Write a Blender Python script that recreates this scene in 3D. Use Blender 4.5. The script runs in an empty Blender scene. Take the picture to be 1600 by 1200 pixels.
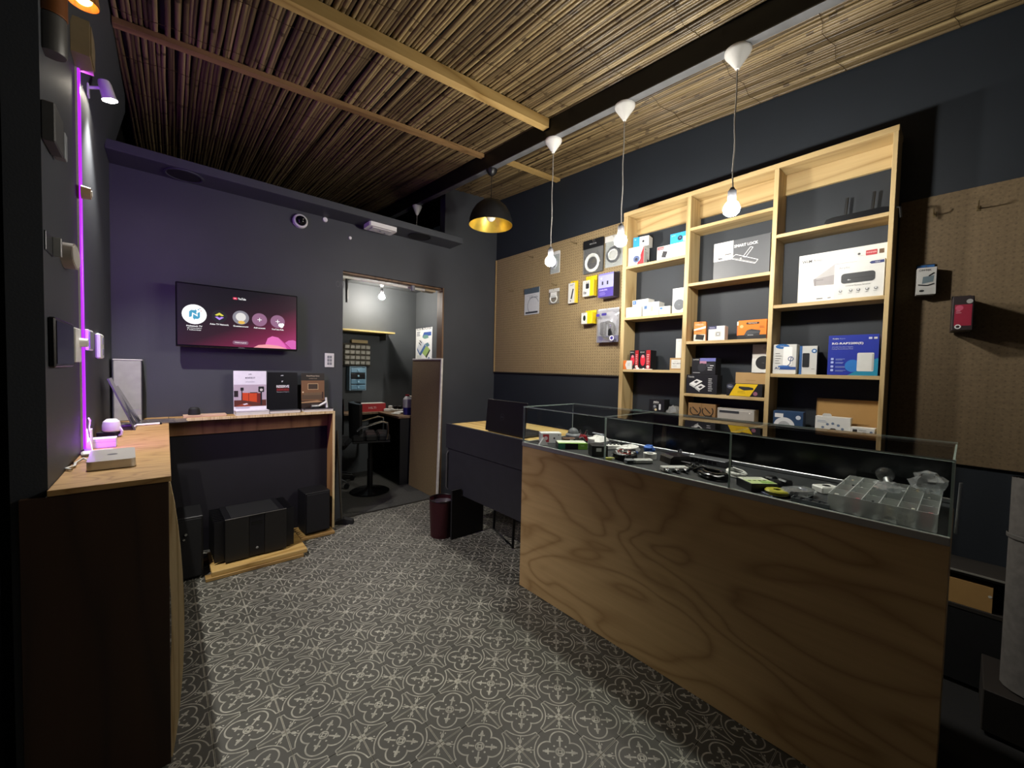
import bpy, math, random
from mathutils import Vector, Matrix
R = math.radians
random.seed(7)
SC = bpy.context.scene
COL = SC.collection

# ------------------------------------------------------------------ camera
CAM_H = 1.365
yaw, pit, rol, FPX = R(41.1), R(2.1), R(1.3), 620.0
F_ = Vector((math.sin(yaw)*math.cos(pit), math.cos(yaw)*math.cos(pit), -math.sin(pit)))
R_ = Vector((math.cos(yaw), -math.sin(yaw), 0))
U_ = R_.cross(F_)
R2 = R_*math.cos(rol) + U_*math.sin(rol)
U2 = -R_*math.sin(rol) + U_*math.cos(rol)
cd = bpy.data.cameras.new('camera')
cd.sensor_width = 36.0
cd.lens = FPX/1600*36.0
cd.clip_start = 0.02
cam = bpy.data.objects.new('camera', cd)
COL.objects.link(cam)
m3 = Matrix((R2, U2, -F_)).transposed()
cam.matrix_world = Matrix.Translation((0, 0, CAM_H)) @ m3.to_4x4()
SC.camera = cam

# ------------------------------------------------------------------ world, exposure
w = bpy.data.worlds.new('night')
SC.world = w
w.use_nodes = True
w.node_tree.nodes['Background'].inputs[0].default_value = (0.55, 0.62, 0.75, 1)
w.node_tree.nodes['Background'].inputs[1].default_value = 0.004
SC.view_settings.view_transform = 'Standard'
SC.view_settings.look = 'None'
SC.view_settings.gamma = 1.0
SC.view_settings.use_curve_mapping = False
SC.view_settings.exposure = 0.0
BULB_E = 600.0      # emission of the pendant bulbs
BACK_BULB_E = 700.0
SPOT_W = 150.0
LED_E = 1.6
LED_W = 9.5

# spotlight on the left wall (the real lamp head is built further down at the same place)
sl = bpy.data.lights.new('spot_beam', 'SPOT')
sl.energy = SPOT_W
sl.color = (1.0, 0.97, 0.91)
sl.spot_size = R(98)
sl.spot_blend = 0.8
sl.shadow_soft_size = 0.018
so = bpy.data.objects.new('spot_beam', sl)
COL.objects.link(so)
so.location = (-0.188, 2.70, 2.565)
so.rotation_euler = Vector((0.25, 0.04, -1.0)).to_track_quat('-Z', 'Y').to_euler()

# ------------------------------------------------------------------ node helpers
def lin(h):
    if isinstance(h, tuple): return h
    h = h.lstrip('#')
    c = [int(h[i:i+2], 16)/255 for i in (0, 2, 4)]
    return tuple((x/12.92 if x <= .04045 else ((x+.055)/1.055)**2.4) for x in c)

class X:
    """tiny expression builder on Math nodes"""
    def __init__(s, nt, sock): s.nt = nt; s.s = sock
    def op(s, o, b=None, c=None):
        n = s.nt.nodes.new('ShaderNodeMath'); n.operation = o
        for i, v in enumerate((s, b, c)):
            if v is None: continue
            if isinstance(v, X): s.nt.links.new(v.s, n.inputs[i])
            else: n.inputs[i].default_value = v
        return X(s.nt, n.outputs[0])
    def __add__(s, b): return s.op('ADD', b)
    def __sub__(s, b): return s.op('SUBTRACT', b)
    def __mul__(s, b): return s.op('MULTIPLY', b)
    def abs(s): return s.op('ABSOLUTE')
    def max(s, b): return s.op('MAXIMUM', b)
    def min(s, b): return s.op('MINIMUM', b)
    def sqrt(s): return s.op('SQRT')
    def lt(s, b): return s.op('LESS_THAN', b)
    def gt(s, b): return s.op('GREATER_THAN', b)
    def fract(s): return s.op('FRACT')

MATS = {}
def newmat(key):
    m = bpy.data.materials.new(key); m.use_nodes = True
    MATS[key] = m
    return m, m.node_tree, m.node_tree.nodes['Principled BSDF']

def M(key, hexc='808080', rough=.55, metal=0.0, var=.10, scale=18.0, bump=0.0, spec=.5, coat=0.0):
    if key in MATS: return MATS[key]
    m, nt, b = newmat(key)
    c = lin(hexc)
    tc = nt.nodes.new('ShaderNodeTexCoord')
    no = nt.nodes.new('ShaderNodeTexNoise'); no.inputs['Scale'].default_value = scale; no.inputs['Detail'].default_value = 4
    nt.links.new(tc.outputs['Object'], no.inputs['Vector'])
    rp = nt.nodes.new('ShaderNodeValToRGB')
    rp.color_ramp.elements[0].position = .3; rp.color_ramp.elements[1].position = .7
    rp.color_ramp.elements[0].color = (*[x*(1-var) for x in c], 1)
    rp.color_ramp.elements[1].color = (*[min(1, x*(1+var)) for x in c], 1)
    nt.links.new(no.outputs['Fac'], rp.inputs[0])
    nt.links.new(rp.outputs[0], b.inputs['Base Color'])
    b.inputs['Roughness'].default_value = rough
    b.inputs['Metallic'].default_value = metal
    b.inputs['Specular IOR Level'].default_value = spec
    b.inputs['Coat Weight'].default_value = coat
    if bump:
        bp = nt.nodes.new('ShaderNodeBump'); bp.inputs['Strength'].default_value = bump; bp.inputs['Distance'].default_value = .01
        nt.links.new(no.outputs['Fac'], bp.inputs['Height']); nt.links.new(bp.outputs[0], b.inputs['Normal'])
    return m

def E(key, hexc, strength):
    if key in MATS: return MATS[key]
    m, nt, b = newmat(key)
    b.inputs['Base Color'].default_value = (0.02, 0.02, 0.02, 1)
    b.inputs['Emission Color'].default_value = (*lin(hexc), 1)
    b.inputs['Emission Strength'].default_value = strength
    b.inputs['Roughness'].default_value = .3
    return m

def WOOD(key, light, dark, axis=1, scale=1.0, rough=.5, contrast=1.0, stretch=.12, spread=2.2):
    """cathedral grain along one object axis"""
    if key in MATS: return MATS[key]
    m, nt, b = newmat(key)
    tc = nt.nodes.new('ShaderNodeTexCoord')
    mp = nt.nodes.new('ShaderNodeMapping')
    sc = [scale*1.0]*3; sc[axis] = scale*stretch
    mp.inputs['Scale'].default_value = sc
    nt.links.new(tc.outputs['Object'], mp.inputs['Vector'])
    n1 = nt.nodes.new('ShaderNodeTexNoise'); n1.inputs['Scale'].default_value = spread; n1.inputs['Detail'].default_value = 2; n1.inputs['Distortion'].default_value = .4
    nt.links.new(mp.outputs[0], n1.inputs['Vector'])
    x = X(nt, n1.outputs['Fac'])*9.0
    tri = (x.fract()-.5).abs()*2.0                     # iso-lines of the noise = growth rings
    ring = tri.op('POWER', 3.0)
    n2 = nt.nodes.new('ShaderNodeTexNoise'); n2.inputs['Scale'].default_value = 55; n2.inputs['Detail'].default_value = 3
    mp2 = nt.nodes.new('ShaderNodeMapping'); s2 = [scale]*3; s2[axis] = scale*.05; mp2.inputs['Scale'].default_value = s2
    nt.links.new(tc.outputs['Object'], mp2.inputs['Vector']); nt.links.new(mp2.outputs[0], n2.inputs['Vector'])
    f = (ring*.62*contrast + X(nt, n2.outputs['Fac'])*.45*contrast)
    mx = nt.nodes.new('ShaderNodeMix'); mx.data_type = 'RGBA'
    mx.inputs[6].default_value = (*lin(light), 1); mx.inputs[7].default_value = (*lin(dark), 1)
    nt.links.new(f.op('MINIMUM', 1.0).s, mx.inputs[0])
    nt.links.new(mx.outputs[2], b.inputs['Base Color'])
    b.inputs['Roughness'].default_value = rough
    bp = nt.nodes.new('ShaderNodeBump'); bp.inputs['Strength'].default_value = .08; bp.inputs['Distance'].default_value = .003
    nt.links.new(n2.outputs['Fac'], bp.inputs['Height']); nt.links.new(bp.outputs[0], b.inputs['Normal'])
    return m

def GLASS(key, tint=(.90, .96, .94), ior=1.45, rough=0.0, haze=0.0, hazecol=(.8, .8, .8)):
    if key in MATS: return MATS[key]
    m, nt, b = newmat(key)
    out = nt.nodes['Material Output']
    nt.nodes.remove(b)
    tr = nt.nodes.new('ShaderNodeBsdfTransparent'); tr.inputs[0].default_value = (*tint, 1)
    gl = nt.nodes.new('ShaderNodeBsdfGlossy'); gl.inputs['Roughness'].default_value = rough
    fr = nt.nodes.new('ShaderNodeFresnel'); fr.inputs['IOR'].default_value = ior
    no = nt.nodes.new('ShaderNodeTexNoise'); no.inputs['Scale'].default_value = 3.0
    tc = nt.nodes.new('ShaderNodeTexCoord'); nt.links.new(tc.outputs['Object'], no.inputs['Vector'])
    base = tr.outputs[0]
    if haze:
        df = nt.nodes.new('ShaderNodeBsdfDiffuse'); df.inputs[0].default_value = (*hazecol, 1)
        mh = nt.nodes.new('ShaderNodeMixShader')
        nt.links.new((X(nt, no.outputs['Fac'])*(2*haze)).s, mh.inputs[0])
        nt.links.new(tr.outputs[0], mh.inputs[1]); nt.links.new(df.outputs[0], mh.inputs[2])
        base = mh.outputs[0]
    mx = nt.nodes.new('ShaderNodeMixShader')
    ge = nt.nodes.new('ShaderNodeNewGeometry')          # reflect on the outer faces only (thin sheet)
    nt.links.new((X(nt, fr.outputs[0])*(X(nt, ge.outputs['Backfacing'])*-1.0+1.0)).s, mx.inputs[0]); nt.links.new(base, mx.inputs[1]); nt.links.new(gl.outputs[0], mx.inputs[2])
    nt.links.new(mx.outputs[0], out.inputs[0])
    return m

# ------------------------------------------------------------------ mesh builder
class MB:
    def __init__(s): s.v = []; s.f = []; s.m = []; s.cur = 0; s.T = None
    def _add(s, vs, fs):
        o = len(s.v)
        if s.T is not None: vs = [tuple(s.T @ Vector(p)) for p in vs]
        s.v += [tuple(p) for p in vs]
        s.f += [tuple(i+o for i in q) for q in fs]
        s.m += [s.cur]*len(fs)
        return s
    def mat(s, i): s.cur = i; return s
    def xf(s, T): s.T = T; return s
    def box(s, x0, x1, y0, y1, z0, z1, b=0.0):
        if x0 > x1: x0, x1 = x1, x0
        if y0 > y1: y0, y1 = y1, y0
        if z0 > z1: z0, z1 = z1, z0
        b = min(b, (x1-x0)*.45, (y1-y0)*.45, (z1-z0)*.45)
        if b <= 0:
            vs = [(x, y, z) for z in (z0, z1) for y in (y0, y1) for x in (x0, x1)]
            return s._add(vs, [(0, 2, 3, 1), (4, 5, 7, 6), (0, 1, 5, 4), (2, 6, 7, 3), (0, 4, 6, 2), (1, 3, 7, 5)])
        lo = (x0, y0, z0); hi = (x1, y1, z1); vs = []; idx = {}
        for cx in (0, 1):
            for cy in (0, 1):
                for cz in (0, 1):
                    c = (cx, cy, cz)
                    for ax in range(3):
                        p = []
                        for k in range(3):
                            e = hi[k] if c[k] else lo[k]
                            if k != ax: e += -b if c[k] else b
                            p.append(e)
                        idx[(c, ax)] = len(vs); vs.append(tuple(p))
        fs = []
        def orient(q):
            a, b2, c2 = (Vector(vs[i]) for i in q[:3])
            n = (b2-a).cross(c2-a)
            cen = sum((Vector(vs[i]) for i in q), Vector())/len(q)
            mid = Vector([(lo[k]+hi[k])/2 for k in range(3)])
            return q if n.dot(cen-mid) > 0 else q[::-1]
        for ax in range(3):
            o1, o2 = [k for k in range(3) if k != ax]
            for sd in (0, 1):
                q = []
                for a, bb in ((0, 0), (1, 0), (1, 1), (0, 1)):
                    c = [0, 0, 0]; c[ax] = sd; c[o1] = a; c[o2] = bb
                    q.append(idx[(tuple(c), ax)])
                fs.append(orient(q))
            for a in (0, 1):
                for bb in (0, 1):
                    c0 = [0, 0, 0]; c0[o1] = a; c0[o2] = bb
                    c1 = list(c0); c1[ax] = 1
                    c0, c1 = tuple(c0), tuple(c1)
                    fs.append(orient([idx[(c0, o1)], idx[(c1, o1)], idx[(c1, o2)], idx[(c0, o2)]]))
        for cx in (0, 1):
            for cy in (0, 1):
                for cz in (0, 1):
                    c = (cx, cy, cz)
                    fs.append(orient([idx[(c, 0)], idx[(c, 1)], idx[(c, 2)]]))
        return s._add(vs, fs)
    def cyl(s, p0, p1, r0, r1=None, n=16, caps=True):
        if r1 is None: r1 = r0
        p0, p1 = Vector(p0), Vector(p1)
        d = (p1-p0).normalized()
        a = d.orthogonal().normalized(); c = d.cross(a)
        vs = []
        for p, r in ((p0, r0), (p1, r1)):
            for i in range(n):
                t = 2*math.pi*i/n
                vs.append(p + (a*math.cos(t)+c*math.sin(t))*r)
        fs = [(i, (i+1) % n, n+(i+1) % n, n+i) for i in range(n)]
        if caps: fs += [tuple(range(n-1, -1, -1)), tuple(range(n, 2*n))]
        return s._add(vs, fs)
    def tube(s, pts, r, n=8, closed=False):
        pts = [Vector(p) for p in pts]; vs = []; k = len(pts)
        rs = r if isinstance(r, (list, tuple)) else [r]*k
        up = None
        for i, p in enumerate(pts):
            if closed: d = pts[(i+1) % k]-pts[i-1]
            else: d = pts[min(i+1, k-1)]-pts[max(i-1, 0)]
            d = d.normalized() if d.length > 1e-9 else Vector((0, 0, 1))
            if up is None: up = d.orthogonal().normalized()
            up = (up - d*up.dot(d))
            up = up.normalized() if up.length > 1e-6 else d.orthogonal().normalized()
            c = d.cross(up)
            for j in range(n):
                t = 2*math.pi*j/n
                vs.append(p+(up*math.cos(t)+c*math.sin(t))*rs[i])
        fs = []
        for i in range(k if closed else k-1):
            a, b2 = i*n, ((i+1) % k)*n
            for j in range(n): fs.append((a+j, a+(j+1) % n, b2+(j+1) % n, b2+j))
        if not closed: fs += [tuple(range(n-1, -1, -1)), tuple(range((k-1)*n, k*n))]
        return s._add(vs, fs)
    def lathe(s, prof, n=24, c=(0, 0, 0), arc=2*math.pi):
        """prof: list of (radius, z) revolved about the z axis through c"""
        vs = []; k = len(prof); full = abs(arc-2*math.pi) < 1e-6; nn = n if full else n+1
        for r, z in prof:
            for i in range(nn):
                t = arc*i/n
                vs.append((c[0]+r*math.cos(t), c[1]+r*math.sin(t), c[2]+z))
        fs = []
        for i in range(k-1):
            for j in range(n):
                j2 = (j+1) % nn
                fs.append((i*nn+j, i*nn+j2, (i+1)*nn+j2, (i+1)*nn+j))
        return s._add(vs, fs)
    def prism(s, poly, a0, a1, axis='z'):
        """poly 2D, extruded along axis between a0 and a1 (x: poly=(y,z), y: (x,z), z: (x,y))"""
        def P(u, v, a): return {'x': (a, u, v), 'y': (u, a, v), 'z': (u, v, a)}[axis]
        n = len(poly)
        vs = [P(u, v, a0) for u, v in poly]+[P(u, v, a1) for u, v in poly]
        fs = [tuple(range(n-1, -1, -1)), tuple(range(n, 2*n))]+[(i, (i+1) % n, n+(i+1) % n, n+i) for i in range(n)]
        return s._add(vs, fs)
    def sphere(s, c, r, n=16, m=10, sz=1.0, z0=-1.0, z1=1.0):
        prof = []
        for i in range(m+1):
            ph = math.asin(z0)+(math.asin(z1)-math.asin(z0))*i/m
            prof.append((max(1e-5, r*math.cos(ph)), r*math.sin(ph)*sz))
        return s.lathe(prof, n, c)
    def quad(s, *p): return s._add(list(p), [tuple(range(len(p)))])

def mesh(name, mb, mats, smooth=30):
    me = bpy.data.meshes.new(name)
    me.from_pydata(mb.v, [], mb.f)
    if not isinstance(mats, (list, tuple)): mats = [mats]
    for x in mats: me.materials.append(x)
    if len(mats) > 1: me.polygons.foreach_set('material_index', mb.m)
    if smooth:
        me.polygons.foreach_set('use_smooth', [True]*len(me.polygons))
        me.set_sharp_from_angle(angle=R(smooth))
    me.update()
    return me

def link(name, data, parent=None, loc=(0, 0, 0), rz=0.0, rot=None):
    o = bpy.data.objects.new(name, data); COL.objects.link(o)
    o.parent = parent; o.location = loc
    o.rotation_euler = rot if rot else (0, 0, rz)
    return o

def tag(o, label, cat, group=None):
    o['label'] = label; o['category'] = cat
    if group: o['group'] = group
    return o

def thing(name, label, cat, loc=(0, 0, 0), rz=0.0, group=None, rot=None):
    return tag(link(name, None, None, loc, rz, rot), label, cat, group)

def part(name, mb, mats, parent, loc=(0, 0, 0), rz=0.0, rot=None, label=None, smooth=30):
    o = link(name, mesh(name, mb, mats, smooth), parent, loc, rz, rot)
    if label: o['label'] = label
    return o

def solid(name, mb, mats, label, cat, loc=(0, 0, 0), rz=0.0, group=None, rot=None, smooth=30):
    return tag(link(name, mesh(name, mb, mats, smooth), None, loc, rz, rot), label, cat, group)

def struct(name, mb, mats, label=None, parent=None, loc=(0, 0, 0), smooth=30):
    o = link(name, mesh(name, mb, mats, smooth), parent, loc)
    if parent is None: o['kind'] = 'structure'
    if label: o['label'] = label
    return o

# ------------------------------------------------------------------ flat print (lettering, pictures) on a face
_txt = {}
def glyphs(s, bold=0.0):
    k = (s, bold)
    if k in _txt: return _txt[k]
    cu = bpy.data.curves.new('t', 'FONT'); cu.body = s; cu.resolution_u = 2; cu.offset = bold; cu.size = 1.0
    ob = bpy.data.objects.new('t', cu); COL.objects.link(ob)
    me = bpy.data.meshes.new_from_object(ob)
    vs = [(v.co.x, v.co.y) for v in me.vertices]; fs = [tuple(p.vertices) for p in me.polygons]
    bpy.data.objects.remove(ob); bpy.data.curves.remove(cu); bpy.data.meshes.remove(me)
    xs = [v[0] for v in vs] or [0, 1]; ys = [v[1] for v in vs] or [0, 1]
    x0, x1, y0, y1 = min(xs), max(xs), min(ys), max(ys)
    vs = [((x-x0)/max(1e-6, x1-x0), (y-y0)/max(1e-6, y1-y0)) for x, y in vs]
    _txt[k] = (vs, fs, (x1-x0)/max(1e-6, y1-y0))
    return _txt[k]

class Print:
    """2D shapes (u right, v up, metres) on a plane; origin o, axes ux, uy, normal un"""
    def __init__(s, o=(0, 0, 0), ux=(1, 0, 0), uy=(0, 0, 1), un=(0, -1, 0), lift=.0006):
        s.o, s.ux, s.uy, s.un = Vector(o), Vector(ux), Vector(uy), Vector(un)
        s.v = []; s.f = []; s.m = []; s.mats = []; s.lay = 0; s.lift = lift; s.jobs = []
    def face(s, o, ux, uy, un):
        s.jobs.append((s.v, s.f, s.m, s.mats)); s.v = []; s.f = []; s.m = []; s.mats = []
        s.o, s.ux, s.uy, s.un = Vector(o), Vector(ux), Vector(uy), Vector(un); s.lay = 0; return s
    def _put(s, vs, fs, mat):
        if mat not in s.mats: s.mats.append(mat)
        k = s.mats.index(mat); s.lay += 1; h = s.lift+s.lay*.00012; o = len(s.v)
        s.v += [tuple(s.o+s.ux*u+s.uy*v+s.un*h) for u, v in vs]
        s.f += [tuple(i+o for i in q) for q in fs]; s.m += [k]*len(fs)
        return s
    def rect(s, u0, v0, u1, v1, mat): return s._put([(u0, v0), (u1, v0), (u1, v1), (u0, v1)], [(0, 1, 2, 3)], mat)
    def poly(s, pts, mat): return s._put(pts, [tuple(range(len(pts)))], mat)
    def disc(s, u, v, r, mat, ry=None, n=24):
        ry = ry or r
        return s._put([(u+r*math.cos(2*math.pi*i/n), v+ry*math.sin(2*math.pi*i/n)) for i in range(n)], [tuple(range(n))], mat)
    def ring(s, u, v, r, t, mat, ry=None, n=28, a0=0.0, a1=2*math.pi):
        ry = ry or r; vs = []; full = abs(a1-a0-2*math.pi) < 1e-6
        for i in range(n+1):
            a = a0+(a1-a0)*i/n
            vs += [(u+r*math.cos(a), v+ry*math.sin(a)), (u+(r-t)*math.cos(a), v+(ry-t)*math.sin(a))]
        return s._put(vs, [(2*i, 2*i+2, 2*i+3, 2*i+1) for i in range(n)], mat)
    def rrect(s, u0, v0, u1, v1, r, mat):
        pts = []
        for cx, cy, a in ((u1-r, v0+r, -90), (u1-r, v1-r, 0), (u0+r, v1-r, 90), (u0+r, v0+r, 180)):
            for k in range(5):
                t = R(a+90*k/4); pts.append((cx+r*math.cos(t), cy+r*math.sin(t)))
        return s.poly(pts, mat)
    def line(s, pts, t, mat):
        for (a, b) in zip(pts[:-1], pts[1:]):
            d = Vector((b[0]-a[0], b[1]-a[1])); n = Vector((-d.y, d.x)).normalized()*t/2
            s._put([(a[0]+n.x, a[1]+n.y), (a[0]-n.x, a[1]-n.y), (b[0]-n.x, b[1]-n.y), (b[0]+n.x, b[1]+n.y)], [(0, 1, 2, 3)], mat); s.lay -= 1
        s.lay += 1
        return s
    def text(s, t, u, v, h, mat, w=None, al='l', bold=0.0):
        vs, fs, asp = glyphs(t, bold)
        ww = w if w else asp*h
        off = {'l': 0, 'c': -ww/2, 'r': -ww}[al]
        return s._put([(u+off+x*ww, v+y*h) for x, y in vs], fs, mat)
    def lines(s, u, v, w, n, mat, dh=.008, h=.0025):
        """fine print too small to read: short bars"""
        rr = random.Random(int(u*9999+v*777+w*31))
        for i in range(n): s.rect(u, v-i*dh, u+w*rr.uniform(.6, 1), v-i*dh+h, mat); s.lay -= 1
        s.lay += 1
        return s
    def done(s, parent, name='printed_front'):
        for i, (v, f, m, mats) in enumerate(s.jobs+[(s.v, s.f, s.m, s.mats)]):
            if not f: continue
            nm = name if i == 0 else 'printed_side'
            me = bpy.data.meshes.new(nm); me.from_pydata(v, [], f)
            for x in mats: me.materials.append(x)
            me.polygons.foreach_set('material_index', m); me.update()
            o = link(nm, me, parent)
        return o

# flat ink colours
def INK(h, rough=.5): return M('ink_'+h.strip('#'), h, rough, 0, .03, 30)
WH, BK, GY, LG = 'd6d6d2', '111214', '6b6d70', 'b9babb'

# ================================================================== the setting
XL, XR, YB = -0.262, 2.86, 3.60
def zc(x, y): return 3.03+.068*y-.075*(2.86-x)        # the reed roof rises to the back and to the right

def paint(key, hexc, rough=.62):
    if key in MATS: return MATS[key]
    m = M(key, hexc, rough, 0, .10, 2.2)
    nt = m.node_tree; b = nt.nodes['Principled BSDF']
    n = nt.nodes.new('ShaderNodeTexNoise'); n.inputs['Scale'].default_value = 160; n.inputs['Detail'].default_value = 5
    tc = nt.nodes.new('ShaderNodeTexCoord'); nt.links.new(tc.outputs['Object'], n.inputs['Vector'])
    bp = nt.nodes.new('ShaderNodeBump'); bp.inputs['Strength'].default_value = .18; bp.inputs['Distance'].default_value = .002
    nt.links.new(n.outputs['Fac'], bp.inputs['Height']); nt.links.new(bp.outputs[0], b.inputs['Normal'])
    return m
WALL = paint('wall_paint', '3b3e43', .6)
WALL_R = paint('wall_paint_blue', '21272e', .6)
WALL_B = paint('backroom_paint', '4b4f52', .65)
BLACKP = paint('black_paint', '0f1012', .6)

# ---- floor tiles: printed pattern built from the tile's own coordinates
def tile_material():
    m, nt, b = newmat('encaustic_tile')
    tc = nt.nodes.new('ShaderNodeTexCoord'); sp = nt.nodes.new('ShaderNodeSeparateXYZ')
    nt.links.new(tc.outputs['Object'], sp.inputs[0])
    x = X(nt, sp.outputs[0])*10.0; y = X(nt, sp.outputs[1])*10.0        # -1..1 over a 20 cm tile
    ax, ay = x.abs(), y.abs()
    a, c = ax.max(ay), ax.min(ay)
    def L(px, py): return (px*px+py*py).sqrt()
    r = L(ax, ay)
    w = .026
    # quatrefoil: union of four discs, stroked
    q = L(ax-.30, ay-.30)-.36
    p = q.abs().lt(w)
    ring = (r-.145).abs().lt(.022)
    # fleuron inside each lobe, along the diagonal
    u = (ax+ay)*.7071; v = (ax-ay).abs()*.7071
    stem = (v-.03).max((u-.40).abs()-.21).lt(0.0)
    bud = L((u-.47)*.62, v)-.058
    bar = (v-.115).max((u-.42).abs()-.028).lt(0.0)
    dot = L(a-.29, c)-.035
    # frame arcs and brackets
    arc = (r-.90).abs().lt(w*.8)*c.gt(.13)
    brk = (c-.13).abs().lt(.018)*a.gt(.885)
    edge = a.gt(.972)*c.gt(.13)
    # corner star and bud
    ux = u.op('MULTIPLY', -1.0)+1.4142                      # distance from the corner along the diagonal
    bud2 = L((ux-.30)*.60, v)-.058
    stem2 = (v-.016).max((ux-.28).abs()-.24).lt(0.0)
    leaf = (L((ux-.40)*.7, (v-.085))-.026).lt(0.0)
    star = (ux*.9+v*.9).lt(.16)
    lines = p.max(ring).max(arc).max(brk).max(edge)
    fills = stem.max(bud.lt(0.0)).max(bar).max(dot.lt(0.0)).max(bud2.lt(0.0)).max(stem2).max(leaf).max(star)
    pat = lines.max(fills)
    # wear
    g = nt.nodes.new('ShaderNodeNewGeometry')
    n1 = nt.nodes.new('ShaderNodeTexNoise'); n1.inputs['Scale'].default_value = 3.2; n1.inputs['Detail'].default_value = 6
    nt.links.new(g.outputs['Position'], n1.inputs['Vector'])
    n2 = nt.nodes.new('ShaderNodeTexNoise'); n2.inputs['Scale'].default_value = 38; n2.inputs['Detail'].default_value = 4
    nt.links.new(g.outputs['Position'], n2.inputs['Vector'])
    wear = (X(nt, n2.outputs['Fac'])*1.1+X(nt, n1.outputs['Fac'])*.8-.45).op('MAXIMUM', .4).op('MINIMUM', 1.0)
    oi = nt.nodes.new('ShaderNodeObjectInfo')
    base = nt.nodes.new('ShaderNodeMix'); base.data_type = 'RGBA'
    base.inputs[6].default_value = (*lin('403f3a'), 1); base.inputs[7].default_value = (*lin('504f48'), 1)
    nt.links.new((X(nt, n1.outputs['Fac'])*.7+X(nt, oi.outputs['Random'])*.3).s, base.inputs[0])
    mx = nt.nodes.new('ShaderNodeMix'); mx.data_type = 'RGBA'
    mx.inputs[7].default_value = (*lin('cbc8ba'), 1)
    nt.links.new(base.outputs[2], mx.inputs[6]); nt.links.new((pat*wear).s, mx.inputs[0])
    # dark scuffs
    n3 = nt.nodes.new('ShaderNodeTexNoise'); n3.inputs['Scale'].default_value = 5.5; n3.inputs['Detail'].default_value = 8; n3.inputs['Roughness'].default_value = .75
    nt.links.new(g.outputs['Position'], n3.inputs['Vector'])
    sc = nt.nodes.new('ShaderNodeMix'); sc.data_type = 'RGBA'; sc.inputs[7].default_value = (*lin('1c1a17'), 1)
    nt.links.new((X(nt, n3.outputs['Fac'])-.70).op('MULTIPLY', 9.0).op('MAXIMUM', 0.0).op('MINIMUM', .85).s, sc.inputs[0])
    nt.links.new(mx.outputs[2], sc.inputs[6]); nt.links.new(sc.outputs[2], b.inputs['Base Color'])
    b.inputs['Roughness'].default_value = .52
    return m
TILE = tile_material()
GROUT = M('grout', '8f897c', .8, 0, .15, 12)
fl = MB().box(-1.4, 3.1, -1.2, 3.60, -.06, -.0022)
floor = struct('floor', fl, GROUT, 'pale grout bed under the patterned tiles')
tm = mesh('tile', MB().box(-.0992, .0992, -.0992, .0992, -.008, 0, .0006), TILE, 0)
for i in range(14):
    for j in range(20):
        cx, cy = .3255+.2083*(i-4+.5), 1.4045+.2013*(j-9+.5)
        if cy > 3.54 and not (1.1 < cx < 2.25): continue
        if cx > 2.0 and .1 < cy < 1.7: continue
        if cx < -.1 and cy > 1.8: continue
        o = link('tile', tm, floor, (cx, cy, random.uniform(-.0004, .0003))); o.scale = (1.0415, 1.0065, 1)
struct('floor_backroom', MB().box(.3, 2.9, 3.62, 5.3, -.06, -.001), M('dark_carpet', '3a3a37', .95, 0, .25, 60, .3), 'dark grey floor covering of the back room')
struct('trim_1', MB().box(1.165, 2.18, 3.605, 3.632, -.02, .004, .002), M('threshold_metal', '2c2b28', .5, .6))

# ---- walls
struct('wall_right', MB().box(XR, XR+.12, -1.2, YB+.1, 0, 3.6), WALL_R)
struct('wall_left', MB().prism([(XL-.07, 0), (XL, 0), (XL, 2.62), (-.185, 2.95), (-.185, 3.4), (XL-.07, 3.4)], 1.745, YB, 'y'), WALL)
# entrance side of the left wall: a dark recess and the next stretch of wall
struct('wall_entrance', MB().box(-2.2, -.40, 1.72, 1.84, 0, 3.4).box(-.40, XL-.07, 1.98, 2.04, 0, 3.4), BLACKP)
struct('wall_near', MB().box(-2.2, -2.1, -1.2, 1.75, 0, 3.4), WALL)
struct('wall_front', MB().box(-2.2, 3.0, -1.3, -1.2, 0, 3.4), WALL)
bw = MB().box(XL-.07, 1.165, YB, YB+.10, 0, 2.62).box(1.165, 2.176, YB, YB+.10, 2.19, 2.62).box(2.176, XR+.05, YB, YB+.10, 0, 3.5)
struct('wall_back', bw, WALL)
struct('trim_2', MB().box(XL, 2.24, 3.36, YB, 2.605, 2.663, .003), WALL, 'projecting boxed ledge running above the television and doorway')
# doorway lining
DOORW = WOOD('door_lining_wood', '8a6a48', '4d3823', 2, 1.0)
dj = MB().box(2.160, 2.176, YB-.004, YB+.105, 0, 2.19, .001).box(1.165, 2.176, YB+.03, YB+.105, 2.174, 2.19, .001)
struct('trim_3', dj, DOORW, 'brown timber lining of the back room doorway')
# back room shell
struct('wall_backroom_far', MB().box(.3, 2.72, 5.10, 5.2, 0, 2.46), WALL_B)
struct('wall_backroom_right', MB().box(2.64, 2.74, YB+.1, 5.1, 0, 2.46), WALL_B)
struct('wall_backroom_left', MB().box(.3, .4, YB+.1, 5.1, 0, 2.46), WALL_B)
struct('ceiling_backroom', MB().box(.3, 2.74, YB+.1, 5.2, 2.40, 2.46), WALL_B)
struct('wall_loft', MB().box(-.4, 2.95, 5.20, 5.3, 2.4, 3.7), BLACKP)

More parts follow.
